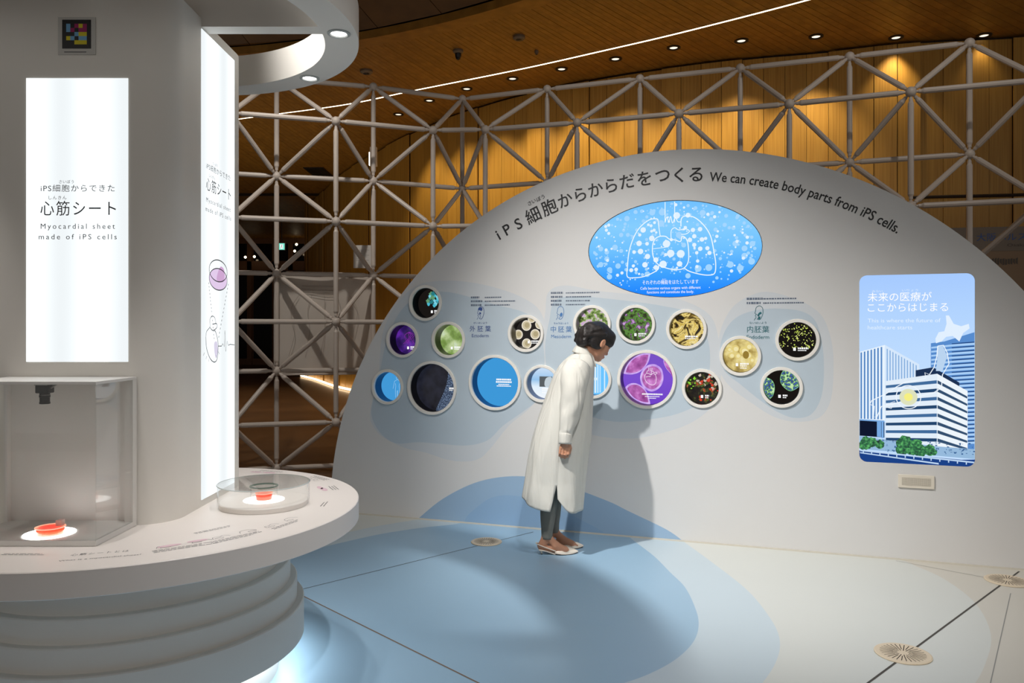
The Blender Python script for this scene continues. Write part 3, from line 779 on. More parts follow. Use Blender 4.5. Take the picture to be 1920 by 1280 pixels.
# sponsor board at the right, behind the wall
YB = 9.7; p0 = at(1770, 429, YB); sb = empty('sponsor_board', (p0.x, YB, 0)); tag(sb, 'freestanding sponsor board with blue heading at the right edge', 'sign board')
MBd = plane(Vector((p0.x, YB, 0)), Vector((.985, -.17, 0)), Vector((-.17, -.985, 0)))
b = B(); bbox(b, 0, 2.6, -.046, p0.z, -.05, 0); obj('board', b, mat('board_tan', srgb(130, 108, 86), .6), sb, MBd)
z1 = at(1900, 472, YB).z
b = B(); bbox(b, -.005, 2.605, z1, p0.z + .01, -.06, .012); obj('header', b, mat('board_grey', srgb(118, 108, 98), .6), sb, MBd)
text('heading', '大阪ヘルスケアパビリオン', mat('board_blue', srgb(36, 82, 150), .5), sb, MBd, .37, p0.z - .155, .105, width=1.38, z=.014)
text('subheading', 'Osaka Healthcare Pavilion', mat('board_ink', srgb(70, 62, 54), .5), sb, MBd, .72, p0.z - .235, .05, width=.9, z=.014)
b = B()
r_ = random.Random(5)
for (x, z) in ((.56, z1 - .13), (1.0, z1 - .12), (1.45, z1 - .12), (.95, z1 - .36), (1.4, z1 - .36)):
    for k in range(10): poly2(b, [(x + .03 * k - .01, z - r_.uniform(.01, .05)), (x + .03 * k + .012, z - .04), (x + .03 * k + .012, z + r_.uniform(.02, .05)), (x + .03 * k - .01, z + .03)], .003)
obj('logo_print', b, mat('board_ink', srgb(70, 62, 54), .5), sb, MBd)
# ------------------------------------------------------------------ the round display island
IC = Vector((-1.51, 3.12, 0)); IR = 0.875; TZ = 0.70
isl = empty('display_island', IC); tag(isl, 'round white display island with a lit pillar and a halo canopy', 'display island')
MI = Matrix.Translation(IC)
M_TOP = mat('counter_top_white', srgb(232, 224, 217), 0.45, vary=.01, scale=5)
b = B(); lathe(b, [(0, TZ), (IR - .003, TZ), (IR, TZ - .003), (IR, TZ - .082), (IR - .004, TZ - .085), (.50, TZ - .085)], 128); top = auto_smooth(obj('counter_top', b, M_TOP, isl, MI))
for r, z0, z1 in ((.560, .455, TZ - .085), (.592, .372, .458), (.620, .287, .374), (.648, .146, .290)):
    b = B(); lathe(b, [(r - .10, z0), (r, z0), (r, z1 - .004), (r - .004, z1), (r - .10, z1)], 112); auto_smooth(obj('plinth_step', b, M_WHITE, isl, MI))
b = B(); lathe(b, [(.545, .146), (.545, .0)], 96); auto_smooth(obj('toe_base', b, M_WHITE, isl, MI))
b = B(); lathe(b, [(.560, .142), (.625, .142)], 96)
for f in b.faces:
    f.normal_update()
    if f.normal.z > 0: f.normal_flip()
obj('toe_light', b, glow('toe_light', (0.90, 0.97, 1.0), 9.0), isl, MI)

# pillar
X0, X1, Y0, Y1, PZ = -2.06, -1.243, 2.80, 3.63, 2.655
def rr_outline(x0, x1, y0, y1, r, n=10):
    return [(p.x, p.y) for p in rrect((x0 + x1) / 2, (y0 + y1) / 2, x1 - x0, y1 - y0, r, n)]
b = B(); prism(b, rr_outline(X0, X1, Y0, Y1, .135), TZ - .002, PZ); pil = auto_smooth(obj('pillar', b, M_WHITE, isl), 20)
def lightbox_mat(name, s):
    m = glow(name, (0.93, 0.98, 1.0), s); nt = m.node_tree; e = [n for n in nt.nodes if n.type == 'EMISSION'][0]
    tc = nt.nodes.new('ShaderNodeTexCoord'); w = nt.nodes.new('ShaderNodeTexWave'); w.inputs['Scale'].default_value = 1.35; w.inputs['Distortion'].default_value = .25
    mr = nt.nodes.new('ShaderNodeMapRange'); mr.inputs['To Min'].default_value = s * .88; mr.inputs['To Max'].default_value = s * 1.12
    nt.links.new(tc.outputs['Object'], w.inputs['Vector']); nt.links.new(w.outputs['Fac'], mr.inputs['Value']); nt.links.new(mr.outputs['Result'], e.inputs['Strength']); return m
M_LB = lightbox_mat('lightbox_face', 1.08)
M1 = plane(Vector((0, Y0, 0)), Vector((1, 0, 0)), Vector((0, -1, 0)))
k1 = Y0 / F
x1 = lambda p: (p - CX) * k1
y1 = lambda p: HC - (p - HY) * k1
b = B(); bbox(b, x1(50), x1(240.5), y1(678), y1(147), -.02, .003); lb1 = obj('lightbox', b, M_LB, isl, M1)
TXT = mat('lightbox_ink', srgb(58, 62, 66), .6)
def sign_lines(parent, M, X, Yf, sc):
    for s, xa, xb, yb, em in (('iPS細胞からできた', 77.7, 216, 358.5, 14.5), ('さいぼう', 112, 139.5, 343.7, 7.2), ('しんきん', 92.5, 126, 373.7, 8), ('心筋シート', 77, 218.5, 402, 30), ('Myocardial sheet', 77.7, 216.6, 429, 14), ('made of iPS cells', 74, 220, 448.7, 14)):
        text('lettering', s, TXT, parent, M, X(xa), Yf(yb), em * k1 * sc, width=(xb - xa) * k1 * sc, space=1.15 if ord(s[0]) > 200 or s[1] == 'P' else 1.4, z=.0042)
sign_lines(lb1, M1, x1, y1, 1.0)
O2 = Vector((-1.243, 3.0915, 0)); u2 = Vector((0.0, 1, 0)); n2 = Vector((1, 0, 0))
O2.x = X1
M2 = plane(O2, u2, n2)
W2 = .365
b = B(); bbox(b, 0, W2, .728, 2.612, -.02, .003); lb2 = obj('lightbox', b, M_LB, isl, M2)
sign_lines(lb2, M2, lambda p: .177 + (p - 147.3) * k1, lambda p: y1(p) + .155, 1.0)
def s2(px_, py_):
    t = (px_ - CX) / F; Y = O2.x / t if abs(t) > 1e-6 else 3.2
    return Vector((Y - O2.y, HC - (py_ - HY) * Y / F))
q6 = lambda x, y: s2(370 + x / 5.56, 470 + y / 5.56)
b = B(); c_ = q6(208, 300); poly2(b, ellipse(c_.x, c_.y, .098, .044, 32), .0042); obj('dish_fill', b, glow('lilac_print', srgb(228, 204, 236), 1.0), lb2, M2)
b = B(); poly2(b, smooth_curve([q6(190, 290), q6(215, 190), (q6(240, 165)), q6(270, 210), q6(262, 320), q6(215, 320)], 5, True), .0046); obj('tissue_print', b, glow('orchid_print', srgb(208, 168, 210), 1.0), lb2, M2)
b = B()
for cy in (210, 298):
    c_ = q6(208, cy); stroke2(b, ellipse(c_.x, c_.y, .100, .0455, 40), .0042, .005, True)
def dashes(A, Bq, n):
    for k in range(n):
        p = A.lerp(Bq, k / n); q = A.lerp(Bq, (k + .45) / n); stroke2(b, [p, q], .004, .005)
dashes(q6(105, 330), q6(140, 660), 9); dashes(q6(312, 345), q6(205, 930), 14); dashes(q6(140, 680), q6(165, 940), 7)
stroke2(b, smooth_curve([q6(75, 900), q6(85, 1020), q6(120, 1120), q6(165, 1160), q6(195, 1120), q6(205, 1000), q6(200, 930), q6(180, 850), q6(165, 830)], 6), .004, .005)
stroke2(b, smooth_curve([q6(75, 900), q6(85, 840), q6(120, 790), q6(118, 720), q6(140, 680), q6(170, 700), q6(180, 760)], 6), .003, .005)
stroke2(b, smooth_curve([q6(120, 800), q6(150, 830), q6(190, 800), q6(188, 760), q6(150, 765)], 6), .0035, .005)
stroke2(b, [q6(205, 993), q6(240, 993), q6(252, 968), q6(268, 1000), q6(276, 830), q6(284, 1050), q6(300, 940), q6(312, 985), q6(330, 975), q6(375, 981)], .003, .005)
for a_ in range(7):
    p = q6(62 + a_ * 24, 1060 + 70 * math.sin(a_ * .55)); stroke2(b, [p, p + Vector((.004 * (a_ - 3), -.012))], .002, .005)
obj('line_drawing', b, TXT, lb2, M2)
b = B(); poly2(b, smooth_curve([q6(165, 960), q6(195, 950), q6(203, 1040), q6(185, 1120), q6(168, 1060)], 5, True), .0044); obj('pale_print', b, glow('pale_violet_print', srgb(220, 214, 234), 1.0), lb2, M2)

# square colour tile code on the pillar
pc = Vector((x1(145), Y0, y1(68))); pl = empty('colour_tile_sign', pc); tag(pl, 'small square sign with coloured tiles on black, high on the pillar', 'sign')
hw = (180 - 110) / 2 * k1
b = B(); bbox(b, pc.x - hw, pc.x + hw, pc.z - hw, pc.z + hw, .0008, .004); obj('plate', b, mat('plate_grey_white', srgb(190, 188, 182), .4), pl, M1)
b = B(); h2 = hw * .77; bbox(b, pc.x - h2, pc.x + h2, pc.z - h2 + .006, pc.z + h2 + .006, .004, .005); obj('black_field', b, M_BLACK, pl, M1)
cell = h2 * 2 / 7; TI = {'b': mat('tile_blue', srgb(110, 165, 205), .5), 'm': mat('tile_magenta', srgb(150, 10, 90), .5), 'y': mat('tile_yellow', srgb(205, 190, 20), .5)}
for r_i, row in enumerate(('b.mym', 'bm.mm', '..byy', 'yb.bb', '..yyy')):
    for c_i, ch in enumerate(row):
        if ch == '.': continue
        xa = pc.x - h2 + cell * (1 + c_i); za = pc.z + h2 + .006 - cell * (1 + r_i)
        b = B(); bbox(b, xa, xa + cell, za - cell, za, .005, .0055); obj('tile', b, TI[ch], pl, M1)
b = B(); stroke2(b, [(pc.x - .045, pc.z - hw + .009), (pc.x + .035, pc.z - hw + .009)], .003, .0045); obj('small_print', b, M_GREYINK, pl, M1)

# halo canopy with cross beams and downlights
b = B(); lathe(b, [(.735, 2.62), (.875, 2.62), (.875, 2.77), (.735, 2.77)], 128, closed_prof=True); bmesh.ops.recalc_face_normals(b, faces=b.faces[:]); halo = auto_smooth(obj('halo_canopy', b, M_WHITE, isl, MI), 30)
for x0_, x1_, y0_, y1_ in ((-2.26, -.765, 3.095, 3.172), (-1.55, -1.472, 2.372, 3.868)):
    b = B(); bbox(b, x0_, x1_, y0_, y1_, 2.621, 2.769); obj('canopy_beam', b, M_WHITE, isl)
M_RIML = mat('downlight_rim_grey', srgb(176, 180, 178), .35)
for k in range(8):
    a = math.radians(3 + 45 * k); c = IC + Vector((.803 * math.cos(a), .803 * math.sin(a), 2.62))
    b = B(); lathe(b, [(.047, 0), (.047, -.004), (.036, -.006), (.031, .0)], 28); rim_ = auto_smooth(obj('downlight', b, M_RIML, isl, Matrix.Translation(c)))
    b = B(); lathe(b, [(0, -.002), (.031, -.002)], 24)
    for f in b.faces:
        f.normal_update()
        if f.normal.z > 0: f.normal_flip()
    obj('lamp', b, glow('halo_lamp', (1.0, .97, .92), 6.0), rim_, Matrix.Translation(c))
    spot('halo_beam', c + Vector((0, 0, -.012)), (c.x + (IC.x - c.x) * .06, c.y + (IC.y - c.y) * .06, .7), 36, 50, 1.0, (1.0, .965, .93), .03)

# print on the counter
def on_top(px_, py_):
    p = on_z(px_, py_, TZ); up = (IC - Vector((p.x, p.y, 0))).normalized(); u = up.cross(Vector((0, 0, 1)))
    return Matrix(((u.x, up.x, 0, p.x), (u.y, up.y, 0, p.y), (0, 0, 1, TZ + .0006), (0, 0, 0, 1)))
Mt = on_top(186, 1039)
text('lettering', '心筋シートとは', M_GREYINK, top, Mt, 0, .006, .026, width=.165, align='C', space=1.3)
text('lettering', 'What is a myocardial sheet?', M_GREYINK, top, on_top(190, 1043), 0, -.020, .017, width=.23, align='C')
def counter_print(px_, py_, w, rows, pink=False, sketch=True, seed=1):
    M = on_top(px_, py_); r = random.Random(seed); b = B()
    for k in range(rows):
        x = -w / 2; e = w / 2 - r.uniform(0, w * .3)
        while x < e:
            l = r.uniform(.008, .022); stroke2(b, [(x, -.012 * k - .012), (min(x + l, e), -.012 * k - .012)], .0035); x += l + .004
    if sketch:
        for k in range(2):
            cx_ = -w / 4 + w / 2 * k + r.uniform(-.01, .01)
            stroke2(b, smooth_curve([(cx_ - .03, .01), (cx_ - .02, .032), (cx_ + r.uniform(-.01, .01), .026 + .012 * (k % 2)), (cx_ + .02, .034), (cx_ + .034, .012)], 5), .0016)
            stroke2(b, ellipse(cx_ + r.uniform(-.02, .02), .010, .016, .006, 16), .0014, 0, True)
    obj('counter_print', b, M_GREYINK, top, M)
    if pink:
        b = B(); disc2(b, -w / 5, .022, .038, 0.0003, 24, .013); disc2(b, w / 4, .03, .034, 0.0003, 24, .012); obj('pink_print', b, M_PINK, top, M)
counter_print(62, 1036, .17, 2, False, False, 2)
counter_print(345, 1022, .20, 3, True, True, 3); counter_print(440, 1004, .20, 3, False, True, 4); counter_print(535, 980, .18, 2, False, True, 5)
counter_print(600, 944, .10, 2, False, False, 6); counter_print(615, 915, .10, 3, True, False, 7); counter_print(590, 897, .14, 3, False, True, 8)
counter_print(400, 990, .16, 2, False, False, 9); counter_print(500, 884, .16, 2, True, True, 10)
M_GL = glass('case_glass', (.985, .99, .985), 1.0)

# glass case with the culture dish, against the pillar
gx0, gx1, gy0, gy1, gz1 = -1.818, -1.357, 2.522, 2.797, 1.238
gc = empty('glass_case', ((gx0 + gx1) / 2, gy0, TZ)); tag(gc, 'tall rectangular glass case with white lid against the lit pillar', 'display case')
M_CASE = mat('case_grey_white', srgb(218, 215, 210), .5)
b = B(); bbox(b, gx0, gx1, gy0, gy1, TZ + .001, TZ + .020, .001); obj('base_plate', b, M_CASE, gc)
b = B(); bbox(b, gx0, gx1 - .0, gy0, gy1, gz1 - .010, gz1, .001); obj('lid', b, M_CASE, gc)
b = B(); bbox(b, gx0 + .012, gx1 - .03, gy1 - .008, gy1, TZ + .02, gz1 - .01); obj('back_panel', b, M_CASE, gc)
b = B(); bbox(b, gx1 - .030, gx1, gy1 - .030, gy1, TZ + .02, gz1 - .01); obj('back_post', b, M_CASE, gc)
b = B(); bbox(b, gx0, gx0 + .012, gy1 - .030, gy1, TZ + .02, gz1 - .01); obj('back_post', b, M_CASE, gc)
b = B(); bbox(b, gx0, gx1, gy0, gy0 + .005, TZ + .02, gz1 - .01); obj('glass_pane', b, M_GL, gc)
for xx in (gx0, gx1 - .005):
    b = B(); bbox(b, xx, xx + .005, gy0 + .005, gy1 - .03, TZ + .02, gz1 - .01); obj('glass_pane', b, M_GL, gc)
dc = on_z(93, 999.0, TZ + .022)
b = B(); lathe(b, [(.079, .0205), (.079, .0225), (0, .0225)], 40); obj('light_disc', b, glow('case_light', (1, .99, .97), 7.0), gc, Matrix.Translation((dc.x, dc.y, TZ)))
# culture dish
def translucent(name, col, back):
    m = bpy.data.materials.new(name); m.use_nodes = True; nt = m.node_tree; p_ = nt.nodes['Principled BSDF']; p_.inputs['Base Color'].default_value = col; p_.inputs['Roughness'].default_value = .3
    t_ = nt.nodes.new('ShaderNodeBsdfTranslucent'); t_.inputs[0].default_value = col; mx = nt.nodes.new('ShaderNodeMixShader'); mx.inputs[0].default_value = back
    nt.links.new(p_.outputs[0], mx.inputs[1]); nt.links.new(t_.outputs[0], mx.inputs[2]); nt.links.new(mx.outputs[0], nt.nodes['Material Output'].inputs[0]); return m
M_ORG = translucent('culture_orange', srgb(252, 128, 84), .5); M_LIDT = translucent('dish_lid', srgb(250, 214, 196), .6); M_CUBE = translucent('cube_clear', srgb(248, 236, 230), .5)
M_CLR = glass('clear_plastic', (1, .97, .95), 1.6)
def dish(c, r, h, label, name='culture_dish'):
    t = empty(name, c); tag(t, label, 'dish'); M = Matrix.Translation(c)
    b = B(); lathe(b, [(0, 0), (r * .9, 0), (r * .92, h * .1), (r * .92, h * .62), (0, h * .66)], 36); auto_smooth(obj('medium', b, M_ORG, t, M))
    b = B(); lathe(b, [(r * .93, 0.0), (r * .95, h * .75)], 36); obj('wall', b, M_CLR, t, M, True)
    b = B(); lathe(b, [(0, h * .92), (r, h * .92), (r * 1.02, h), (r * .97, h * 1.04), (r * .9, h * .98), (0, h * .98)], 40); auto_smooth(obj('lid', b, M_LIDT, t, M))
    return t
cd = on_z(94.5, 1000, TZ + .0235)
dish(Vector((cd.x, cd.y, TZ + .0230)), .046, .024, 'orange culture dish with pale lid in the rectangular glass case')
c = Vector((cd.x + .026, cd.y + .012, TZ + .0480)); t = empty('sample_cube', c); tag(t, 'tiny clear cube standing on the orange culture dish', 'cube')
b = B(); bbox(b, -.010, .010, -.010, .010, 0, .020, .001); obj('cube_shell', b, M_CUBE, t, Matrix.Translation(c))
b = B(); bbox(b, -.0075, .0075, -.0075, .0075, .002, .009, .001); obj('cube_core', b, mat('cube_pink', srgb(240, 214, 206), .3), t, Matrix.Translation(c))
# camera inside the case
cp = at(84, 724, 2.66); t = empty('inspection_camera', (cp.x, cp.y, gz1 - .01)); tag(t, 'small black camera pointing down from the glass case lid', 'camera')
Mc = Matrix.Translation((cp.x, cp.y, 0)); zt = gz1 - .012
b = B(); bbox(b, -.022, .022, -.02, .02, zt - .036, zt - .008, .003); obj('body', b, M_BLACK, t, Mc)
b = B(); bbox(b, -.024, .020, -.021, .021, zt - .009, zt - .003, .001); obj('top_plate', b, mat('brushed_metal', srgb(150, 148, 144), .3, 1.0), t, Mc)
b = B(); lathe(b, [(0, zt - .036), (.0165, zt - .036), (.0165, zt - .042), (.0175, zt - .043), (.0175, zt - .050), (.0158, zt - .051), (.0158, zt - .066), (.017, zt - .067), (.017, zt - .073), (.012, zt - .074), (0, zt - .070)], 28); auto_smooth(obj('lens', b, M_BLACK, t, Mc))
b = B(); lathe(b, [(.0172, zt - .0415), (.0178, zt - .0425), (.0172, zt - .0435)], 28); obj('lens_ring', b, mat('brushed_metal', srgb(150, 148, 144), .3, 1.0), t, Mc)
b = B(); tube(b, [(.020, 0, zt - .018), (.034, 0, zt - .010), (.050, 0, zt + .002)], .004, 8); obj('bracket', b, mat('brushed_metal', srgb(150, 148, 144), .3, 1.0), t, Mc)

# round glass cover on the counter
gr = on_z(495, 938, TZ + .018); rc = empty('round_glass_cover', (gr.x, gr.y, TZ)); tag(rc, 'low round glass cover over a white disc on the counter', 'glass cover')
Mr = Matrix.Translation((gr.x, gr.y, TZ)); rg = .172
b = B(); lathe(b, [(0, .001), (rg, .001), (rg, .018), (rg - .003, .021), (0, .021)], 72); auto_smooth(obj('base_disc', b, M_TOP, rc, Mr))
b = B(); lathe(b, [(rg + .006, .001), (rg + .006, .090)], 72); obj('glass_wall', b, M_GL, rc, Mr, True)
b = B(); lathe(b, [(0, .088), (rg + .007, .088), (rg + .009, .090), (rg + .007, .093), (0, .093)], 72); auto_smooth(obj('glass_lid', b, M_GL, rc, Mr))
b = B(); lathe(b, [(rg + .0055, .0895), (rg + .0095, .0905), (rg + .0055, .0925)], 72); obj('glass_rim', b, mat('glass_edge', srgb(206, 214, 212), .2), rc, Mr, True)
b = B(); lathe(b, [(.080, .0212), (.080, .023), (0, .023)], 40); obj('light_disc', b, glow('cover_light', (1, .99, .96), 3.0), rc, Mr)
dish(Vector((gr.x, gr.y, TZ + .0235)), .034, .026, 'orange culture dish under the low round glass cover')
t = empty('glass_beaker', (gr.x, gr.y, TZ + .0235)); tag(t, 'clear glass ring around the small orange dish under the round cover', 'glassware')
b = B(); lathe(b, [(.052, .0), (.052, .052)], 40); obj('wall', b, M_CLR, t, Matrix.Translation((gr.x, gr.y, TZ + .0235)), True)
b = B(); lathe(b, [(.050, .050), (.056, .052), (.056, .056), (.050, .056)], 40, closed_prof=True); auto_smooth(obj('rim', b, mat('rim_teal_reflection', srgb(120, 160, 150), .2), t, Matrix.Translation((gr.x, gr.y, TZ + .0235))))  # teal reflection at the lid, painted as the rim colour
# ------------------------------------------------------------------ displays in the wall
W_ = glow('pixel_white', (1, 1, 1), 1.0)
G = lambda n, r, g, b_, s=1.0: glow('pixel_' + n, srgb(r, g, b_), s)
def grad(name, stops, lo, hi, axis='Y'):
    if name in _M: return _M[name]
    m = glow(name, (1, 1, 1), 1.0); nt = m.node_tree; e = [n for n in nt.nodes if n.type == 'EMISSION'][0]
    tc = nt.nodes.new('ShaderNodeTexCoord'); sp = nt.nodes.new('ShaderNodeSeparateXYZ'); mr = nt.nodes.new('ShaderNodeMapRange'); cr = nt.nodes.new('ShaderNodeValToRGB')
    mr.inputs['From Min'].default_value = lo; mr.inputs['From Max'].default_value = hi
    el = cr.color_ramp.elements
    el[0].position = stops[0][0]; el[0].color = stops[0][1]; el[1].position = stops[-1][0]; el[1].color = stops[-1][1]
    for p, c in stops[1:-1]: q = el.new(p); q.color = c
    nt.links.new(tc.outputs['Object'], sp.inputs[0]); nt.links.new(sp.outputs[axis], mr.inputs['Value']); nt.links.new(mr.outputs['Result'], cr.inputs['Fac']); nt.links.new(cr.outputs['Color'], e.inputs['Color'])
    return m
M_RIM = mat('porthole_rim', srgb(232, 228, 220), .45)
M_REC = mat('porthole_recess', srgb(14, 16, 22), .35)
M_RECB = mat('recess_blue_reflection', srgb(16, 66, 120), .4)  # blue screen reflection put into the colour of the black recess
M_RECP = mat('recess_violet_reflection', srgb(58, 26, 110), .4)  # violet screen reflection painted onto the recess wall
S = srgb
PIC = {
    'flower': lambda: G('black', 26, 22, 20),
    'violet': lambda: ramp_mat('pic_violet', 'noise', [(.30, S(14, 6, 30)), (.5, S(46, 18, 92)), (.66, S(96, 38, 160)), (.8, S(150, 70, 200))], emission=1, tscale=9, detail=6),
    'green': lambda: ramp_mat('pic_green', 'noise', [(.25, S(52, 60, 28)), (.45, S(120, 150, 74)), (.6, S(186, 204, 150)), (.75, S(214, 226, 226))], emission=1, tscale=9, detail=6),
    'cells': lambda: G('charcoal', 42, 39, 38),
    'human': lambda: G('azure', 66, 152, 214), 'navy': lambda: ramp_mat('pic_navy', 'noise', [(.3, S(14, 14, 22)), (.7, S(34, 36, 50))], emission=1, tscale=14, detail=6),
    'blue': lambda: G('azure2', 62, 152, 216), 'photo': lambda: grad('pic_photo', [(0, S(240, 246, 252)), (.35, S(226, 240, 252)), (.6, S(150, 196, 236)), (1, S(200, 222, 246))], -.1, .1),
    'blossom': lambda: ramp_mat('pic_blossom', 'noise', [(.32, S(36, 38, 22)), (.42, S(92, 116, 54)), (.5, S(146, 172, 96)), (.56, S(212, 196, 204)), (.64, S(198, 156, 206)), (.75, S(232, 222, 228))], emission=1, tscale=26, detail=4),
    'blossom2': lambda: ramp_mat('pic_blossom2', 'noise', [(.30, S(20, 18, 14)), (.42, S(58, 72, 34)), (.5, S(96, 150, 60)), (.56, S(80, 60, 76)), (.63, S(190, 142, 206)), (.75, S(230, 206, 232))], emission=1, tscale=24, detail=4),
    'folds': lambda: ramp_mat('pic_folds', 'noise', [(.36, S(26, 20, 8)), (.43, S(120, 94, 30)), (.48, S(236, 214, 132)), (.56, S(196, 164, 62)), (.62, S(250, 232, 160)), (.7, S(60, 46, 16))], emission=1, tscale=11, detail=2, distortion=2.2),
    'stripes': lambda: G('skyblue', 108, 196, 255),
    'heart': lambda: grad('pic_heart', [(0, S(112, 66, 200)), (.5, S(124, 80, 208)), (1, S(120, 82, 196))], -.18, .18),
    'kidney': lambda: ramp_mat('pic_kidney', 'noise', [(.40, S(16, 13, 11)), (.54, S(34, 28, 18)), (.6, S(70, 84, 34)), (.66, S(180, 58, 34)), (.74, S(214, 196, 180))], emission=1, tscale=22, detail=3),
    'yellow': lambda: ramp_mat('pic_yellow', 'noise', [(.25, S(104, 84, 36)), (.42, S(176, 152, 80)), (.58, S(226, 208, 136)), (.75, S(242, 234, 190))], emission=1, tscale=13, detail=3),
    'dots': lambda: G('black', 26, 22, 20), 'liver': lambda: G('black', 26, 22, 20)}
LAB = {'flower': 'round porthole display showing a cyan flower-like cell cluster, topmost at left', 'violet': 'round porthole display with a dark violet picture at the left',
       'green': 'round porthole display with a pale green glowing picture', 'cells': 'round porthole display showing beige cell discs on charcoal', 'human': 'small round blue porthole display with a white body outline, leftmost',
       'navy': 'large round dark navy porthole display with a pale speckled crescent', 'blue': 'large round plain blue porthole display with white caption lines', 'photo': 'small round pale blue porthole display with a dark photo, left of the woman',
       'blossom': 'round porthole display of green and pink tissue behind the woman\'s head', 'blossom2': 'round porthole display of green and pink tissue right of the woman\'s head', 'folds': 'round porthole display of yellow folded tissue on black',
       'stripes': 'round bright blue striped porthole display below the woman\'s face', 'heart': 'large round purple porthole display with a white heart outline', 'kidney': 'round black porthole display with red and green specks',
       'yellow': 'round porthole display filled with pale yellow bubbles', 'dots': 'round black porthole display dotted with yellow-green points', 'liver': 'round black porthole display with two blue-green speckled blobs'}
def caption(scr, M, x, y, w, rows, r):
    b = B()
    poly2(b, [(x - .028, y - .010), (x - .012, y - .010), (x - .012, y + .010), (x - .028, y + .010)], .002) if r else None
    for k in range(rows):
        hh = .0055 if k == 0 else .003; yy = y + .006 - .014 * k; xx = x; e = x + w * (1 if k == 0 else .8); g = random.Random(int(w * 1e4) + k)
        while xx < e:
            l = g.uniform(.006, .012); poly2(b, [(xx, yy - hh), (min(xx + l, e), yy - hh), (min(xx + l, e), yy + hh), (xx, yy + hh)], .002); xx += l + .0025
    obj('caption', b, W_, scr, M)
def heart_lines(b, cx, cy, h, w, z):
    f = lambda L: [(cx + x * h, cy + y * h) for x, y in L]
    stroke2(b, smooth_curve(f([(-.42, .30), (-.52, .02), (-.40, -.36), (-.08, -.62), (.26, -.66), (.46, -.46), (.50, -.05), (.40, .26), (.20, .36), (.05, .22), (-.18, .34)]), 6, True), w, z)
    stroke2(b, smooth_curve(f([(-.34, .34), (-.30, .55), (-.18, .60), (-.16, .85)]), 5), w, z)
    stroke2(b, smooth_curve(f([(-.02, .85), (-.02, .62), (.10, .62), (.12, .85)]), 5), w, z)
    stroke2(b, smooth_curve(f([(.05, .24), (.08, .50), (.22, .54), (.30, .44), (.52, .46), (.56, .34), (.34, .28)]), 5), w, z)
    stroke2(b, smooth_curve(f([(-.40, .02), (-.20, .08), (-.05, .06), (.0, .14)]), 5), w, z)
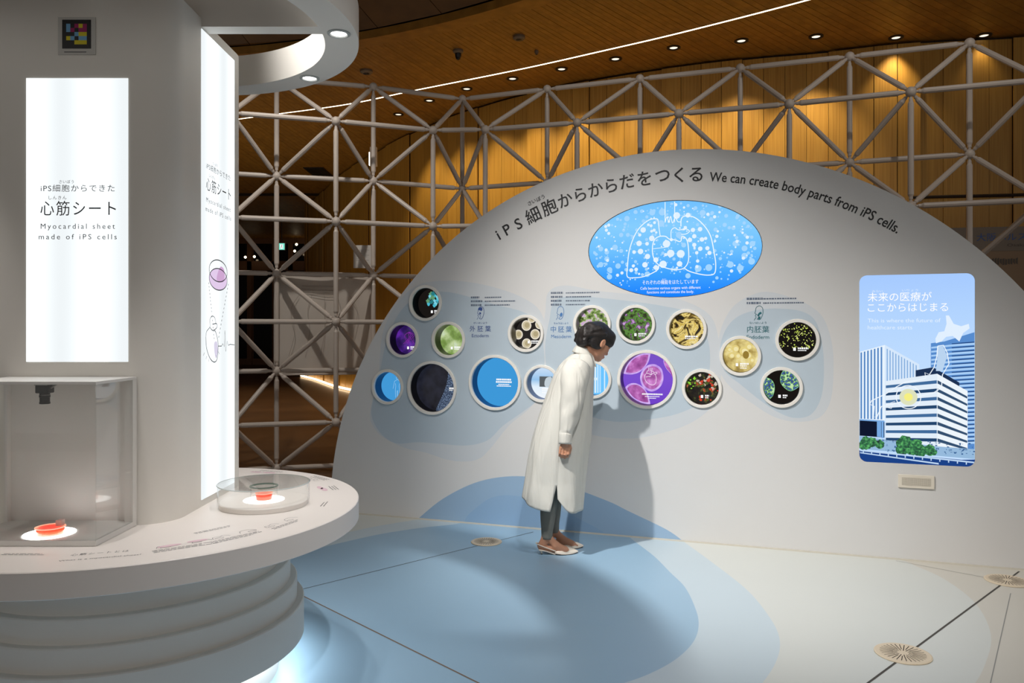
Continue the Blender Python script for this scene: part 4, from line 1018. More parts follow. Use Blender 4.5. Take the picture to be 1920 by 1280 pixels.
for (px_, py_, R_, kind) in PORT:
    c = w2(px_, py_); MP = MW @ Matrix.Translation((c.x, c.y, 0)); wc = MP.translation
    t = empty('porthole_display', wc); tag(t, LAB[kind], 'display', 'round porthole displays in the half-round wall')
    ri = R_ - HOLE_IN
    b = B(); lathe(b, [(R_, .0005), (R_, .011), (R_ - .002, .0135), (ri + .002, .0135), (ri, .011), (ri, -.010)], 56); bmesh.ops.recalc_face_normals(b, faces=b.faces[:]); auto_smooth(obj('rim', b, M_RIM, t, MP), 22)
    b = B(); lathe(b, [(ri, -.010), (ri, -.112)], 56)
    for f in b.faces:
        f.normal_update()
        if f.normal.dot(f.calc_center_median() * Vector((1, 1, 0))) > 0: f.normal_flip()
    obj('recess', b, {'human': M_RECB, 'blue': M_RECB, 'photo': M_RECB, 'stripes': M_RECB, 'heart': M_RECP}.get(kind, M_REC), t, MP, True)
    MS = MP @ Matrix.Translation((0, 0, -.110))
    b = B(); disc2(b, 0, 0, ri + .001, 0, 56); scr = obj('screen', b, PIC[kind](), t, MS)
    g = random.Random(hash_k := sum(map(ord, kind)))
    def inr(x, y, r=0): return math.hypot(x, y) + r < ri
    if kind == 'flower':
        for k in range(26):
            a = g.uniform(0, 2 * PI); d = .052 * math.sqrt(g.random()); x, y, r = .018 + d * math.cos(a), .022 + d * 1.15 * math.sin(a), g.uniform(.009, .019)
            b = B(); poly2(b, [(x + r * (1 + .25 * math.sin(5 * q * .45)) * math.cos(q * .45), y + r * (1 + .25 * math.cos(4 * q * .45)) * math.sin(q * .45)) for q in range(14)], .0006 + k * .00003)
            obj('petal', b, [G('cyan1', 74, 184, 206), G('cyan2', 120, 206, 224), G('teal1', 40, 120, 126), G('leaf1', 96, 150, 110)][k % 4], scr, MS)
        caption(scr, MS, .022, -.062, .035, 2, 1)
    elif kind == 'cells':
        for x, y, r in ((-.030, .058, .037), (.070, .066, .033), (.036, -.006, .036), (-.092, -.008, .034), (-.028, -.074, .036), (.104, -.010, .026), (.01, .108, .03)):
            rr_ = min(r, ri - .001 - math.hypot(x, y)) if not inr(x, y, r) else r
            def clip(P): return [(v * min(1, (ri - .001) / max(math.hypot(*v), 1e-6))) for v in P]
            b = B(); poly2(b, clip(ellipse(x, y, r, r * 1.04, 30)), .0006); obj('cell', b, G('cream', 238, 230, 214), scr, MS)
            b = B(); poly2(b, clip(ellipse(x, y, r * .82, r * .85, 30)), .0010); obj('cell_core', b, G('sand', 206, 194, 162), scr, MS)
            b = B(); poly2(b, clip(ellipse(x + .004, y + .002, r * .5, r * .52, 30)), .0014); obj('cell_core', b, G('khaki', 178, 164, 128), scr, MS)
        caption(scr, MS, .008, -.062, .062, 2, 1)
    elif kind == 'human':
        b = B(); o = lambda L: [(x * .0011 + .026, y * .0011 - .002) for x, y in L]
        stroke2(b, ellipse(.026, .062, .010, .013, 16), .0022, .001, True)
        stroke2(b, smooth_curve(o([(-6, 44), (-10, 40), (-22, 34), (-28, 8), (-34, -18)]), 4), .0022, .001); stroke2(b, smooth_curve(o([(6, 44), (10, 40), (22, 34), (28, 8), (34, -18)]), 4), .0022, .001)
        stroke2(b, smooth_curve(o([(-16, 20), (-13, 0), (-16, -30), (-14, -80)]), 4), .0022, .001); stroke2(b, smooth_curve(o([(16, 20), (13, 0), (16, -30), (14, -80)]), 4), .0022, .001)
        stroke2(b, o([(-3, -80), (-2, -30), (2, -30), (3, -80)]), .0022, .001)
        obj('body_outline', b, G('paleblue', 176, 216, 246), scr, MS)
    elif kind == 'navy':
        P_ = [p * (ri - .001) for p in smooth_curve([(.44, .89), (.46, .5), (.39, .1), (.23, -.3), (.03, -.7), (-.10, -.985)], 6)] + [(ri - .001) * Vector((math.cos(a), math.sin(a))) for a in [(-94 + 6 * k) * PI / 180 for k in range(27)]]
        b = B(); poly2(b, P_, .0008); obj('crescent', b, ramp_mat('pic_crescent', 'noise', [(.3, S(26, 34, 50)), (.52, S(52, 68, 94)), (.66, S(140, 160, 190)), (.75, S(56, 76, 104))], emission=1, tscale=130, detail=6), scr, MS)
        caption(scr, MS, .092, -.014, .036, 2, 0)
    elif kind == 'blue':
        b = B()
        for k, (w_, hh) in enumerate(((.116, .0062), (.122, .0062), (.084, .0034), (.11, .0034))):
            yy = (.016, -.002, -.020, -.032)[k]; xx = .030 - w_ / 2; e = xx + w_
            while xx < e: l = g.uniform(.006, .012); poly2(b, [(xx, yy - hh), (min(xx + l, e), yy - hh), (min(xx + l, e), yy + hh), (xx, yy + hh)], .001); xx += l + .0025
        obj('caption', b, W_, scr, MS)
    elif kind == 'photo':
        b = B(); poly2(b, [(-.05, -.03), (.045, -.03), (.045, .045), (-.05, .045)], .0008); obj('photo_field', b, G('greyphoto', 90, 96, 100), scr, MS)
        b = B(); poly2(b, smooth_curve([(-.005, -.028), (-.012, .0), (-.002, .03), (.02, .042), (.043, .035), (.043, -.028)], 4, True), .0014); obj('photo_shape', b, G('mistphoto', 196, 208, 216), scr, MS)
        caption(scr, MS, -.03, -.05, .07, 3, 0)
    elif kind == 'stripes':
        b = B()
        for x, w_ in ((-.05, .006), (-.03, .004), (-.004, .012), (.012, .007), (.022, .003), (.032, .005), (.062, .008)):
            h_ = math.sqrt(max(ri * ri - x * x, 0)) * .9; poly2(b, [(x - w_ / 2, -h_), (x + w_ / 2, -h_), (x + w_ / 2, h_), (x - w_ / 2, h_)], .001)
        poly2(b, [(-.04, -.012), (.012, -.012), (.012, .006), (-.04, .006)], .0014)
        obj('light_bars', b, G('barwhite', 216, 240, 255), scr, MS)
    elif kind == 'heart':
        bl = ramp_mat('pic_tissue', 'noise', [(.3, S(130, 54, 128)), (.5, S(176, 92, 172)), (.65, S(214, 140, 214)), (.8, S(236, 190, 240))], emission=1, tscale=16, detail=5)
        ed = ramp_mat('pic_tissue_edge', 'noise', [(.3, S(176, 130, 226)), (.7, S(226, 196, 250))], emission=1, tscale=20, detail=4)
        for P_ in ([(-.20, .05), (-.14, .025), (-.07, .04), (-.02, .085), (.005, .14), (.0, .2), (-.12, .2), (-.2, .15)], [(.10, .13), (.12, .07), (.165, .02), (.2, -.02), (.2, .12), (.14, .18)], [(-.15, -.05), (-.09, -.035), (-.03, -.07), (.0, -.13), (.0, -.2), (-.12, -.2), (-.18, -.12)], [(-.06, .01), (-.03, .075), (.03, .10), (.085, .07), (.10, .0), (.075, -.06), (.02, -.09), (-.04, -.06)]):
            pts = smooth_curve(P_, 8, True); pts = [p * min(1, (ri - .001) / p.length) for p in pts]
            cc = sum(pts, Vector((0, 0))) / len(pts)
            b = B(); poly2(b, pts, .0006); obj('tissue_edge', b, ed, scr, MS)
            b = B(); poly2(b, [cc + (p - cc) * .84 for p in pts], .0012); obj('tissue', b, bl, scr, MS)
        b = B(); heart_lines(b, .012, .008, .078, .0032, .0018); obj('heart_outline', b, G('linewhite', 246, 232, 250), scr, MS)
        b = B()
        for k, (w_, hh) in enumerate(((.142, .005), (.10, .0026), (.052, .0026))):
            yy = (-.108, -.124, -.136)[k]; xx = .024 - w_ / 2; e = xx + w_
            while xx < e: l = g.uniform(.006, .011); poly2(b, [(xx, yy - hh), (min(xx + l, e), yy - hh), (min(xx + l, e), yy + hh), (xx, yy + hh)], .0022); xx += l + .002
        obj('caption', b, W_, scr, MS)
    elif kind == 'kidney':
        for k in range(46):
            a = g.uniform(0, 2 * PI); d = ri * math.sqrt(g.random()) * .93; x, y = d * math.cos(a), d * math.sin(a)
            if -.06 < x < .02 and -.06 < y < .0: continue
            r = g.uniform(.004, .013)
            if not inr(x, y, r * 1.3): continue
            m = G('lime', 140, 214, 60) if x < -.05 else [G('coral', 206, 70, 48), G('moss', 84, 96, 48), G('bone', 206, 190, 172)][k % 3]
            b = B(); poly2(b, [(x + r * (1 + .3 * math.sin(3 * q * .5 + k)) * math.cos(q * .5236), y + r * (1 + .3 * math.cos(2 * q * .5 + k)) * math.sin(q * .5236)) for q in range(12)], .0006 + k * .00002); obj('cell', b, m, scr, MS)
        caption(scr, MS, .012, -.062, .026, 2, 1)
    elif kind == 'yellow':
        for x, y, r in ((.02, .03, .030), (-.035, .045, .024), (-.06, .0, .02), (-.02, -.002, .02), (.05, .06, .022), (.07, -.03, .016), (-.075, .04, .016), (.045, .0, .024)):
            b = B(); disc2(b, x, y, r, .0006, 26); obj('bubble', b, G('straw', 226, 206, 128), scr, MS)
            b = B(); disc2(b, x + r * .15, y - r * .1, r * .62, .001, 22); obj('bubble_core', b, G('butter', 240, 228, 172), scr, MS)
        b = B(); disc2(b, .032, .004, .02, .0014, 20, .026); obj('bubble_shade', b, G('olive', 150, 124, 54), scr, MS)
        caption(scr, MS, -.005, -.062, .055, 3, 1)
    elif kind == 'dots':
        b = B(); b2 = B()
        for k in range(170):
            a = g.uniform(0, 2 * PI); d = ri * math.sqrt(g.random()) * .96; x, y = d * math.cos(a), d * math.sin(a); r = g.choice((.0018, .0022, .0028, .0036, .0048))
            if y < -.055 or not inr(x, y, r): continue
            disc2(b if k % 3 else b2, x, y, r, .0008, 8)
        tag(obj('light_points', b, G('limedot', 196, 214, 92), scr, MS), kind='stuff'); tag(obj('light_points', b2, G('yellowdot', 236, 240, 150), scr, MS), kind='stuff')
        caption(scr, MS, .006, -.062, .065, 2, 1)
    elif kind == 'liver':
        sp = ramp_mat('pic_speckle', 'voronoi', [(.0, S(30, 60, 150)), (.25, S(74, 110, 190)), (.45, S(34, 46, 70)), (.6, S(110, 170, 110)), (.8, S(190, 226, 170))], emission=1, tscale=70)
        for P_ in ([(-.005, .03), (.0, .08), (.03, .115), (.09, .105), (.13, .05), (.11, -.0), (.06, -.03), (.02, -.01)], [(-.13, .04), (-.09, .055), (-.05, .03), (-.04, -.02), (-.055, -.07), (-.09, -.09), (-.13, -.04)]):
            pts = [p * min(1, (ri - .002) / p.length) for p in smooth_curve(P_, 8, True)]
            b = B(); poly2(b, pts, .0006); obj('blob_edge', b, G('mint', 130, 196, 150), scr, MS)
            cc = sum(pts, Vector((0, 0))) / len(pts); b = B(); poly2(b, [cc + (p - cc) * .95 for p in pts], .001); obj('blob', b, sp, scr, MS)
        caption(scr, MS, .01, -.066, .03, 2, 1)
    elif kind in ('violet', 'green', 'blossom2', 'folds'):
        caption(scr, MS, *{'violet': (.012, -.062, .04), 'green': (.0, -.062, .065), 'blossom2': (.0, -.07, .055), 'folds': (-.02, -.055, .085)}[kind], 2, kind != 'folds')
        if kind == 'violet':
            b = B()
            for k in range(9): stroke2(b, smooth_curve([(.005 + g.uniform(-.01, .01), .06), (g.uniform(-.05, .05), .03), (g.uniform(-.08, .08), -.03)], 5), .0018, .001)
            obj('fibres', b, G('magenta', 140, 44, 170), scr, MS)

# oval screen
MO = MW @ Matrix.Translation((OVC.x, OVC.y, 0)); t = empty('oval_screen', MO.translation); tag(t, 'wide oval blue screen with white lungs, heart and bubbles', 'screen')
b = B(); poly2(b, ellipse(0, 0, OVR[0], OVR[1], 96), -.006); scr = obj('screen', b, grad('pic_oval', [(0, S(20, 128, 255)), (.25, S(64, 164, 255)), (.5, S(112, 194, 255)), (.75, S(134, 206, 255)), (1, S(112, 192, 255))], -.32, .32), t, MO)
b = B()
stroke2(b, ellipse(0, 0, OVR[0] - .001, OVR[1] - .001, 96), .006, -.004, True); obj('bezel', b, mat('bezel_dark', srgb(60, 66, 74), .4), t, MO)
zo = lambda x, y: ((x / 1920 * 335 + 1100 - 1266.5) * .003525, (467 - (y / 1060 * 185 + 375)) * .003575)
g = random.Random(21); b1 = B(); b2 = B(); bl_ = B(); pts_ = []
fixed = [(635, 310, 30), (730, 405, 30), (590, 455, 30), (678, 462, 20), (535, 548, 20), (606, 543, 30), (683, 600, 29), (655, 690, 30), (503, 745, 22), (558, 738, 20), (775, 640, 28), (890, 470, 40), (935, 575, 40), (1043, 583, 42), (853, 690, 40), (1030, 690, 30), (1173, 332, 23), (1248, 327, 24), (1187, 400, 23), (1140, 438, 24), (1268, 437, 24), (1187, 492, 22), (1250, 535, 24), (1325, 532, 22), (1347, 583, 22), (1213, 577, 18), (1223, 665, 18), (1000, 170, 36), (1120, 172, 26), (775, 722, 26), (728, 328, 15), (722, 268, 16), (692, 256, 15), (760, 236, 16)]
soft = [(455, 178, 30), (735, 125, 32), (845, 125, 38), (1275, 155, 32), (160, 500, 28), (228, 540, 26), (228, 613, 28), (160, 675, 30), (260, 735, 30), (355, 695, 30), (258, 812, 30), (390, 355, 24), (465, 357, 22), (320, 490, 32), (390, 530, 22), (1615, 493, 30), (1787, 502, 30), (1708, 547, 30), (1708, 625, 32), (1780, 685, 34), (1563, 712, 34), (1664, 752, 34), (1340, 738, 36), (1228, 745, 36), (1595, 328, 22), (1520, 198, 20), (1640, 205, 20), (1410, 338, 22), (1505, 292, 22), (1365, 228, 22), (550, 110, 22), (620, 105, 20), (638, 214, 20), (680, 792, 30), (1120, 820, 28), (830, 248, 36), (1025, 380, 34), (1075, 490, 26), (350, 180, 18), (1455, 95, 18), (1200, 100, 20), (1375, 160, 20)]
for L_, bb, z in ((fixed, b1, -.0035), (soft, b2, -.0046)):
    for x, y, r in L_: q = zo(x, y); disc2(bb, q[0], q[1], r * .174 * .00355, z, 20)
for k in range(430):
    a = g.uniform(0, 2 * PI); d = math.sqrt(g.random()) * .95; x, y = OVR[0] * d * math.cos(a), OVR[1] * d * math.sin(a)
    if y < -.17 and abs(x) < .24: continue
    disc2(b1 if k % 3 == 0 else b2, x, y, g.choice((.003, .004, .005, .006, .008, .011)), -.0034 if k % 3 == 0 else -.0045, 10)
for i, (x, y, r) in enumerate(fixed[:-1]):
    p = Vector(zo(x, y)); q = min((Vector(zo(a_, c_)) for a_, c_, _ in fixed if (a_, c_) != (x, y)), key=lambda v: (v - p).length)
    stroke2(bl_, [p, q], .0025, -.0040)
tag(obj('bubbles', b1, G('bubble_white', 226, 242, 255), scr, MO), kind='stuff'); tag(obj('soft_bubbles', b2, G('bubble_soft', 164, 214, 255), scr, MO), kind='stuff'); obj('bubble_links', bl_, G('bubble_link', 176, 220, 255), scr, MO)
b = B(); Q = lambda L: [zo(*p) for p in L]
stroke2(b, smooth_curve(Q([(800, 215), (780, 195), (700, 205), (600, 280), (530, 390), (480, 540), (462, 700), (460, 815), (540, 828), (640, 818), (740, 780), (800, 740), (805, 700)]), 6), .0062, -.0026)
stroke2(b, smooth_curve(Q([(800, 215), (808, 290), (822, 385)]), 5), .005, -.0026)
stroke2(b, smooth_curve(Q([(1045, 290), (1050, 210), (1090, 180), (1190, 200), (1290, 290), (1360, 410), (1395, 580), (1412, 700), (1400, 800), (1330, 818), (1230, 802), (1130, 770), (1080, 735)]), 6), .0062, -.0026)
stroke2(b, smooth_curve(Q([(822, 385), (770, 410), (740, 480), (745, 600), (800, 690), (900, 735), (1000, 752), (1080, 735), (1125, 660), (1125, 520), (1105, 430), (1060, 395), (1040, 450), (980, 432), (920, 420), (880, 390), (822, 385)]), 6), .0062, -.0026)
stroke2(b, smooth_curve(Q([(940, 420), (942, 330), (980, 300), (1020, 325), (1100, 320), (1135, 345), (1100, 372), (1050, 375)]), 6), .005, -.0026)
for x in (875, 978): stroke2(b, Q([(x, 20), (x, 165), (x, 240)]), .005, -.0026)
stroke2(b, smooth_curve(Q([(875, 240), (895, 180), (915, 235), (935, 175), (955, 250), (985, 190), (1010, 235), (1040, 240)]), 5), .005, -.0026)
stroke2(b, smooth_curve(Q([(745, 520), (790, 515), (880, 508)]), 5), .004, -.0026)
obj('organ_outline', b, G('outline_white', 240, 250, 255), scr, MO)
for s, y, w_, e in (('それぞれの機能をはたしています', 902, .372, .0315), ('Cells become various organs with different', 960, .400, .026), ('functions and constitute the body.', 1003, .312, .026)):
    q = zo(930, y); text('lettering', s, W_, scr, MO, q[0], q[1], e, width=w_, align='C', z=-.002)
q = zo(865, 858); text('lettering', 'きのう', W_, scr, MO, q[0], q[1], .010, align='C', z=-.002)

# upright screen with the city view
MPs = MW @ Matrix.Translation((PSC.x, PSC.y, 0)); t = empty('portrait_screen', MPs.translation); tag(t, 'upright rounded screen showing city towers under a pale sky', 'screen')
b = B(); poly2(b, rrect(0, 0, PSW, PSH, .045), -.006); scr = obj('screen', b, grad('pic_sky', [(0, S(196, 224, 255)), (.55, S(190, 220, 255)), (.8, S(178, 212, 255)), (1, S(166, 202, 255))], -.58, .58), t, MPs)
# picture coordinates: zoomed pixels of the screen (632 x 1040 from corner 90,72)
zp = lambda x, y: Vector((((x - 90) / 632 - .5) * PSW, (.5 - (y - 74) / 1036) * PSH))
zy = lambda x, y: zp(x, y + (x - 406) * -.0 )
def pp(name, L, m, z): 
    b = B(); poly2(b, [zp(*p) for p in L], z); obj(name, b, m, scr, MPs)
def stripes(name, quads, m, z):
    b = B()
    for L in quads: poly2(b, [zp(*p) for p in L], z)
    obj(name, b, m, scr, MPs)
Lx, Rx = 92, 720
pp('tower', [(92, 500), (235, 460), (235, 880), (92, 880)], G('tower_white', 232, 244, 255), -.0052)
pp('tower_side', [(235, 460), (425, 565), (425, 880), (235, 880)], G('tower_side', 214, 232, 252), -.0052)
stripes('tower_windows', [[(x, 505 - (x - 92) * .27), (x + 9, 503 - (x - 92) * .27), (x + 9, 872), (x, 872)] for x in range(97, 228, 19)], G('tower_blue', 86, 136, 196), -.0048)
stripes('tower_windows', [[(x, 480 + (x - 245) * .55), (x + 6, 484 + (x - 245) * .55), (x + 6, 872), (x, 872)] for x in range(245, 420, 16)], G('tower_blue2', 130, 172, 220), -.0048)
pp('far_tower', [(488, 450), (560, 440), (720, 390), (720, 1060), (600, 1060), (488, 800)], G('far_tower', 88, 140, 206), -.0051)
stripes('far_tower_floors', [[(490, y), (600, y - 14), (720, y - 24), (720, y - 12), (600, y - 3), (490, y + 9)] for y in range(470, 1000, 22)], G('far_floor', 168, 206, 246), -.0047)
stripes('far_tower_floors', [[(600, y), (720, y - 10), (720, y - 4), (600, y + 5)] for y in range(450, 1000, 22)], G('far_floor_dark', 34, 72, 130), -.0046)
pp('roof_block', [(405, 598), (500, 580), (640, 660), (640, 690), (405, 640)], G('roof_dark', 30, 50, 84), -.0045)
pp('front_block', [(238, 660), (522, 615), (522, 1010), (238, 990)], G('front_white', 226, 238, 250), -.0044)
pp('front_block_side', [(522, 615), (684, 705), (684, 1020), (522, 1010)], G('front_side', 238, 246, 252), -.0044)
for k in range(8):
    y = 690 + k * 39
    stripes('window_band', [[(240, y - 6 + k * 2.2), (520, y - 40 + k * 6.0), (520, y - 22 + k * 6.0), (240, y + 9 + k * 2.2)]], G('band_dark', 36, 70, 110) if k % 2 else G('band_blue', 66, 108, 156), -.0041)
    stripes('window_band', [[(524, y - 40 + k * 6.0), (682, y + 44 + k * 0.5), (682, y + 56 + k * 0.5), (524, y - 22 + k * 6.0)]], G('band_dark2', 52, 80, 112), -.0041)
pp('podium', [(92, 880), (232, 880), (232, 972), (92, 966)], G('podium_dark', 16, 24, 46), -.0040)
stripes('podium_frame', [[(92, 874), (232, 878), (232, 886), (92, 882)], [(216, 882), (228, 882), (228, 975), (216, 975)], [(190, 884), (214, 884), (214, 970), (190, 968)]], G('podium_light', 120, 170, 226), -.0038)
pp('street', [(92, 966), (240, 985), (522, 1008), (720, 1015), (720, 1068), (92, 1040)], G('street', 150, 186, 220), -.0039)
g = random.Random(4); b = B()
for k in range(120):
    x, y = g.uniform(95, 715), g.uniform(985, 1050); p = zp(x, y); w_ = g.uniform(.003, .012); h_ = g.uniform(.002, .008); poly2(b, [(p.x, p.y), (p.x + w_, p.y), (p.x + w_, p.y + h_), (p.x, p.y + h_)], -.0037)
for k in range(0): pass
tag(obj('street_detail', b, G('street_detail', 60, 100, 150), scr, MPs), kind='stuff')
for trees in ([(130, 1005, 36), (165, 1000, 28), (205, 1010, 26), (110, 1020, 24)], [(345, 1000, 44), (330, 1035, 34), (380, 1030, 36), (410, 1000, 30), (430, 1035, 34), (480, 1030, 32), (500, 1040, 20)]):
    for k, (x, y, r) in enumerate(trees):
        b = B(); c_ = zp(x, y); poly2(b, [(c_.x + r * .00102 * (1 + g.uniform(-.14, .14)) * math.cos(q * .3142), c_.y + r * .00108 * (1 + g.uniform(-.14, .14)) * math.sin(q * .3142)) for q in range(20)], -.0035 + k * .00005)
        obj('tree', b, ramp_mat('pic_tree', 'noise', [(.3, S(14, 40, 42)), (.5, S(38, 110, 66)), (.7, S(96, 186, 104))], emission=1, tscale=70, detail=4), scr, MPs)
pp('river', [(94, 1068), (718, 1096), (718, 1112), (160, 1112), (120, 1098)], G('river', 24, 62, 130), -.0034) if 0 else None
b = B(); P_ = [Vector(p) for p in rrect(0, 0, PSW, PSH, .045)]; lo_ = [p for p in P_ if p.y < zp(0, 1060).y]
lo_.sort(key=lambda p: math.atan2(p.y, p.x)); a_ = zp(92, 1048); c_ = zp(720, 1078)
poly2(b, [Vector((-PSW / 2, a_.y))] + lo_ + [Vector((PSW / 2, c_.y))], -.0034); obj('river', b, G('river', 28, 66, 136), scr, MPs)
stripes('quay_wall', [[(95, 1044), (718, 1082), (718, 1090), (95, 1052)], [(95, 1058), (530, 1098), (530, 1106), (95, 1064)]], G('quay', 190, 216, 244), -.0032)
b = B()
for k in range(13): p = zp(110 + 47 * k, 1048 + 47 * k * .062); poly2(b, [(p.x, p.y - .018), (p.x + .006, p.y - .018), (p.x + .006, p.y), (p.x, p.y)], -.0031)
obj('quay_post', b, G('quay', 190, 216, 244), scr, MPs)
# white map of the islands with the glowing ring
MAPW = G('map_white', 226, 240, 255); MAPL = G('map_line', 240, 248, 255)
pp('map_shape', [(568, 300), (585, 300), (610, 345), (650, 358), (690, 345), (694, 370), (660, 395), (640, 440), (605, 410), (570, 415), (545, 440), (515, 450), (512, 425), (530, 390), (560, 385), (572, 345)], MAPW, -.0030)
b = B()
stroke2(b, [zp(x, y) for x, y in [(525, 465), (520, 520), (505, 580), (480, 620), (455, 610), (460, 640), (400, 655), (350, 662), (300, 690), (240, 730), (160, 770), (150, 790), (175, 800), (170, 860), (190, 860), (215, 800), (260, 790), (330, 770), (420, 740), (500, 720), (545, 690), (550, 620), (585, 560), (575, 500), (555, 460), (525, 465)]], .005, -.0029)
stroke2(b, [zp(x, y) for x, y in [(240, 790), (290, 770), (270, 810), (230, 800)]], .004, -.0029); obj('map_outline', b, MAPL, scr, MPs)
pp('map_shape', [(525, 470), (553, 465), (575, 520), (550, 600), (515, 600), (522, 540)], G('map_soft', 186, 212, 240), -.0030)
c_ = zp(365, 745)
b = B(); disc2(b, c_.x, c_.y, .050, -.0028, 28); obj('glow_spot', b, G('glow_soft', 222, 226, 190), scr, MPs)
b = B(); disc2(b, c_.x, c_.y, .024, -.0026, 24); obj('glow_spot', b, G('glow_yellow', 246, 240, 130), scr, MPs)
b = B(); stroke2(b, ellipse(c_.x, c_.y, .068, .071, 40), .005, -.0025, True); obj('ring_mark', b, MAPL, scr, MPs)
for s, xa, xb, y, e in (('未来の医療が', 138, 492, 216, .060), ('ここからはじまる', 138, 580, 274, .060), ('This is where the future of', 138, 540, 336, .034), ('healthcare starts', 138, 386, 374, .034), ('みらい', 162, 222, 168, .016), ('いりょう', 330, 418, 166, .016)):
    p, q = zp(xa, y), zp(xb, y); text('lettering', s, W_ if e > .05 else G('text_soft', 226, 240, 255), scr, MPs, p.x, p.y, e, width=q.x - p.x, z=-.0022)

# loudspeaker grille under it
gc_ = w2(1717.5, 902.5); MG = MW @ Matrix.Translation((gc_.x, gc_.y, 0)); t = empty('speaker_grille', MG.translation); tag(t, 'small cream speaker grille below the upright city screen', 'speaker')
M_CR = mat('grille_cream', srgb(226, 218, 202), .5); M_MESH = mat('grille_mesh', srgb(164, 156, 140), .5)
b = B(); bbox(b, -.099, .099, -.040, .040, .0005, .010, .002); obj('frame', b, M_CR, t, MG)
b = B(); bbox(b, -.079, .079, -.023, .023, .010, .0112); obj('mesh_backing', b, M_MESH, t, MG)
b = B()
for k in range(24): x = -.076 + k * .0066; poly2(b, [(x - .001, -.022), (x + .001, -.022), (x + .001, .022), (x - .001, .022)], .0118)
for k in range(8): y = -.020 + k * .0057; poly2(b, [(-.078, y - .001), (.078, y - .001), (.078, y + .001), (-.078, y + .001)], .0119)
tag(obj('mesh_wires', b, M_CR, t, MG), kind='stuff')
# ------------------------------------------------------------------ the woman bending towards the displays
class Field:
    """signed distances on a grid, blended together and turned into one continuous surface"""
    def __init__(s, lo, hi, h):
        s.h = h; s.o = np.array(lo, np.float32); s.n = np.ceil((np.array(hi) - np.array(lo)) / h).astype(int) + 1
        s.a = np.full(tuple(s.n), 9.0, np.float32)
    def _box(s, lo, hi):
        i0 = np.clip(np.floor((np.array(lo) - s.o) / s.h).astype(int), 0, s.n - 1); i1 = np.clip(np.ceil((np.array(hi) - s.o) / s.h).astype(int) + 1, 1, s.n)
        sl = tuple(slice(a, b) for a, b in zip(i0, i1))
        g = np.meshgrid(*[(s.o[k] + s.h * np.arange(i0[k], i1[k], dtype=np.float32)) for k in range(3)], indexing='ij')
        return sl, np.stack(g, -1)
    def put(s, fn, lo, hi, k=0.01, cut=False):
        m = 0.05
        sl, P = s._box(np.array(lo) - m, np.array(hi) + m)
        if P.size == 0: return
        d = fn(P); a = s.a[sl]
        if cut:
            d = -d; hh = np.clip(.5 - .5 * (d - a) / k, 0, 1); s.a[sl] = d * (1 - hh) + a * hh + k * hh * (1 - hh)
        else:
            hh = np.clip(.5 + .5 * (d - a) / k, 0, 1); s.a[sl] = d * (1 - hh) + a * hh - k * hh * (1 - hh)
    def cap(s, a, b, ra, rb, k=0.01, cut=False):
        a = np.array(a, np.float32); b = np.array(b, np.float32); ab = b - a; L2 = max(float(ab @ ab), 1e-9); r = max(ra, rb)
        def fn(P):
            t = np.clip(((P - a) @ ab) / L2, 0, 1); return np.linalg.norm(P - a - t[..., None] * ab, axis=-1) - (ra + (rb - ra) * t)
        s.put(fn, np.minimum(a, b) - r, np.maximum(a, b) + r, k, cut)
    def ell(s, M, c, r, k=0.01, cut=False):
        """ellipsoid with centre c and radii r in the frame M"""
        Mi = np.array((M @ Matrix.Translation(Vector(c))).inverted(), np.float32); r = np.array(r, np.float32)
        cen = np.array(M @ Vector(c)); R = float(r.max())
        def fn(P):
            q = P @ Mi[:3, :3].T + Mi[:3, 3]; k0 = np.linalg.norm(q / r, axis=-1); k1 = np.linalg.norm(q / (r * r), axis=-1); return k0 * (k0 - 1) / np.maximum(k1, 1e-6)
        s.put(fn, cen - R, cen + R, k, cut)
    def mesh(s):
        a = s.a; S_ = a < 0; nx, ny, nz = a.shape
        cs = [(i, j, k) for i in (0, 1) for j in (0, 1) for k in (0, 1)]
        tot = sum(S_[i:nx - 1 + i, j:ny - 1 + j, k:nz - 1 + k].astype(np.int8) for i, j, k in cs)
        act = np.argwhere((tot > 0) & (tot < 8)); idx = np.full((nx - 1, ny - 1, nz - 1), -1, np.int64); idx[tuple(act.T)] = np.arange(len(act))
        pos = np.zeros((len(act), 3)); cnt = np.zeros(len(act))
        for c0 in cs:
            for ax in range(3):
                if c0[ax]: continue
                c1 = list(c0); c1[ax] = 1
                v0 = a[tuple((act + c0).T)]; v1 = a[tuple((act + c1).T)]; cr = (v0 < 0) != (v1 < 0)
                t = np.where(cr, v0 / np.where(cr, v0 - v1, 1), 0); p = np.array(c0) + t[:, None] * (np.array(c1) - np.array(c0))
                pos += np.where(cr[:, None], p, 0); cnt += cr
        V = (act + pos / cnt[:, None]) * s.h + s.o; F_ = []
        for ax in range(3):
            b1, b2 = [(1, 2), (2, 0), (0, 1)][ax]; sl0 = [slice(1, n - 1) for n in a.shape]; sl1 = list(sl0); sl0[ax] = slice(0, a.shape[ax] - 1); sl1[ax] = slice(1, a.shape[ax])
            x0, x1_ = S_[tuple(sl0)], S_[tuple(sl1)]; off = np.array([1, 1, 1]); off[ax] = 0
            for sign in (True, False):
                e = np.argwhere((x0 == sign) & (x1_ == (not sign))) + off
                if len(e) == 0: continue
                d1 = np.zeros(3, int); d1[b1] = 1; d2 = np.zeros(3, int); d2[b2] = 1
                q = [idx[tuple((e - dd).T)] for dd in (0 * d1, d1, d1 + d2, d2)]
                if not sign: q = q[::-1]
                F_.append(np.stack(q, -1))
        return V, np.concatenate(F_)
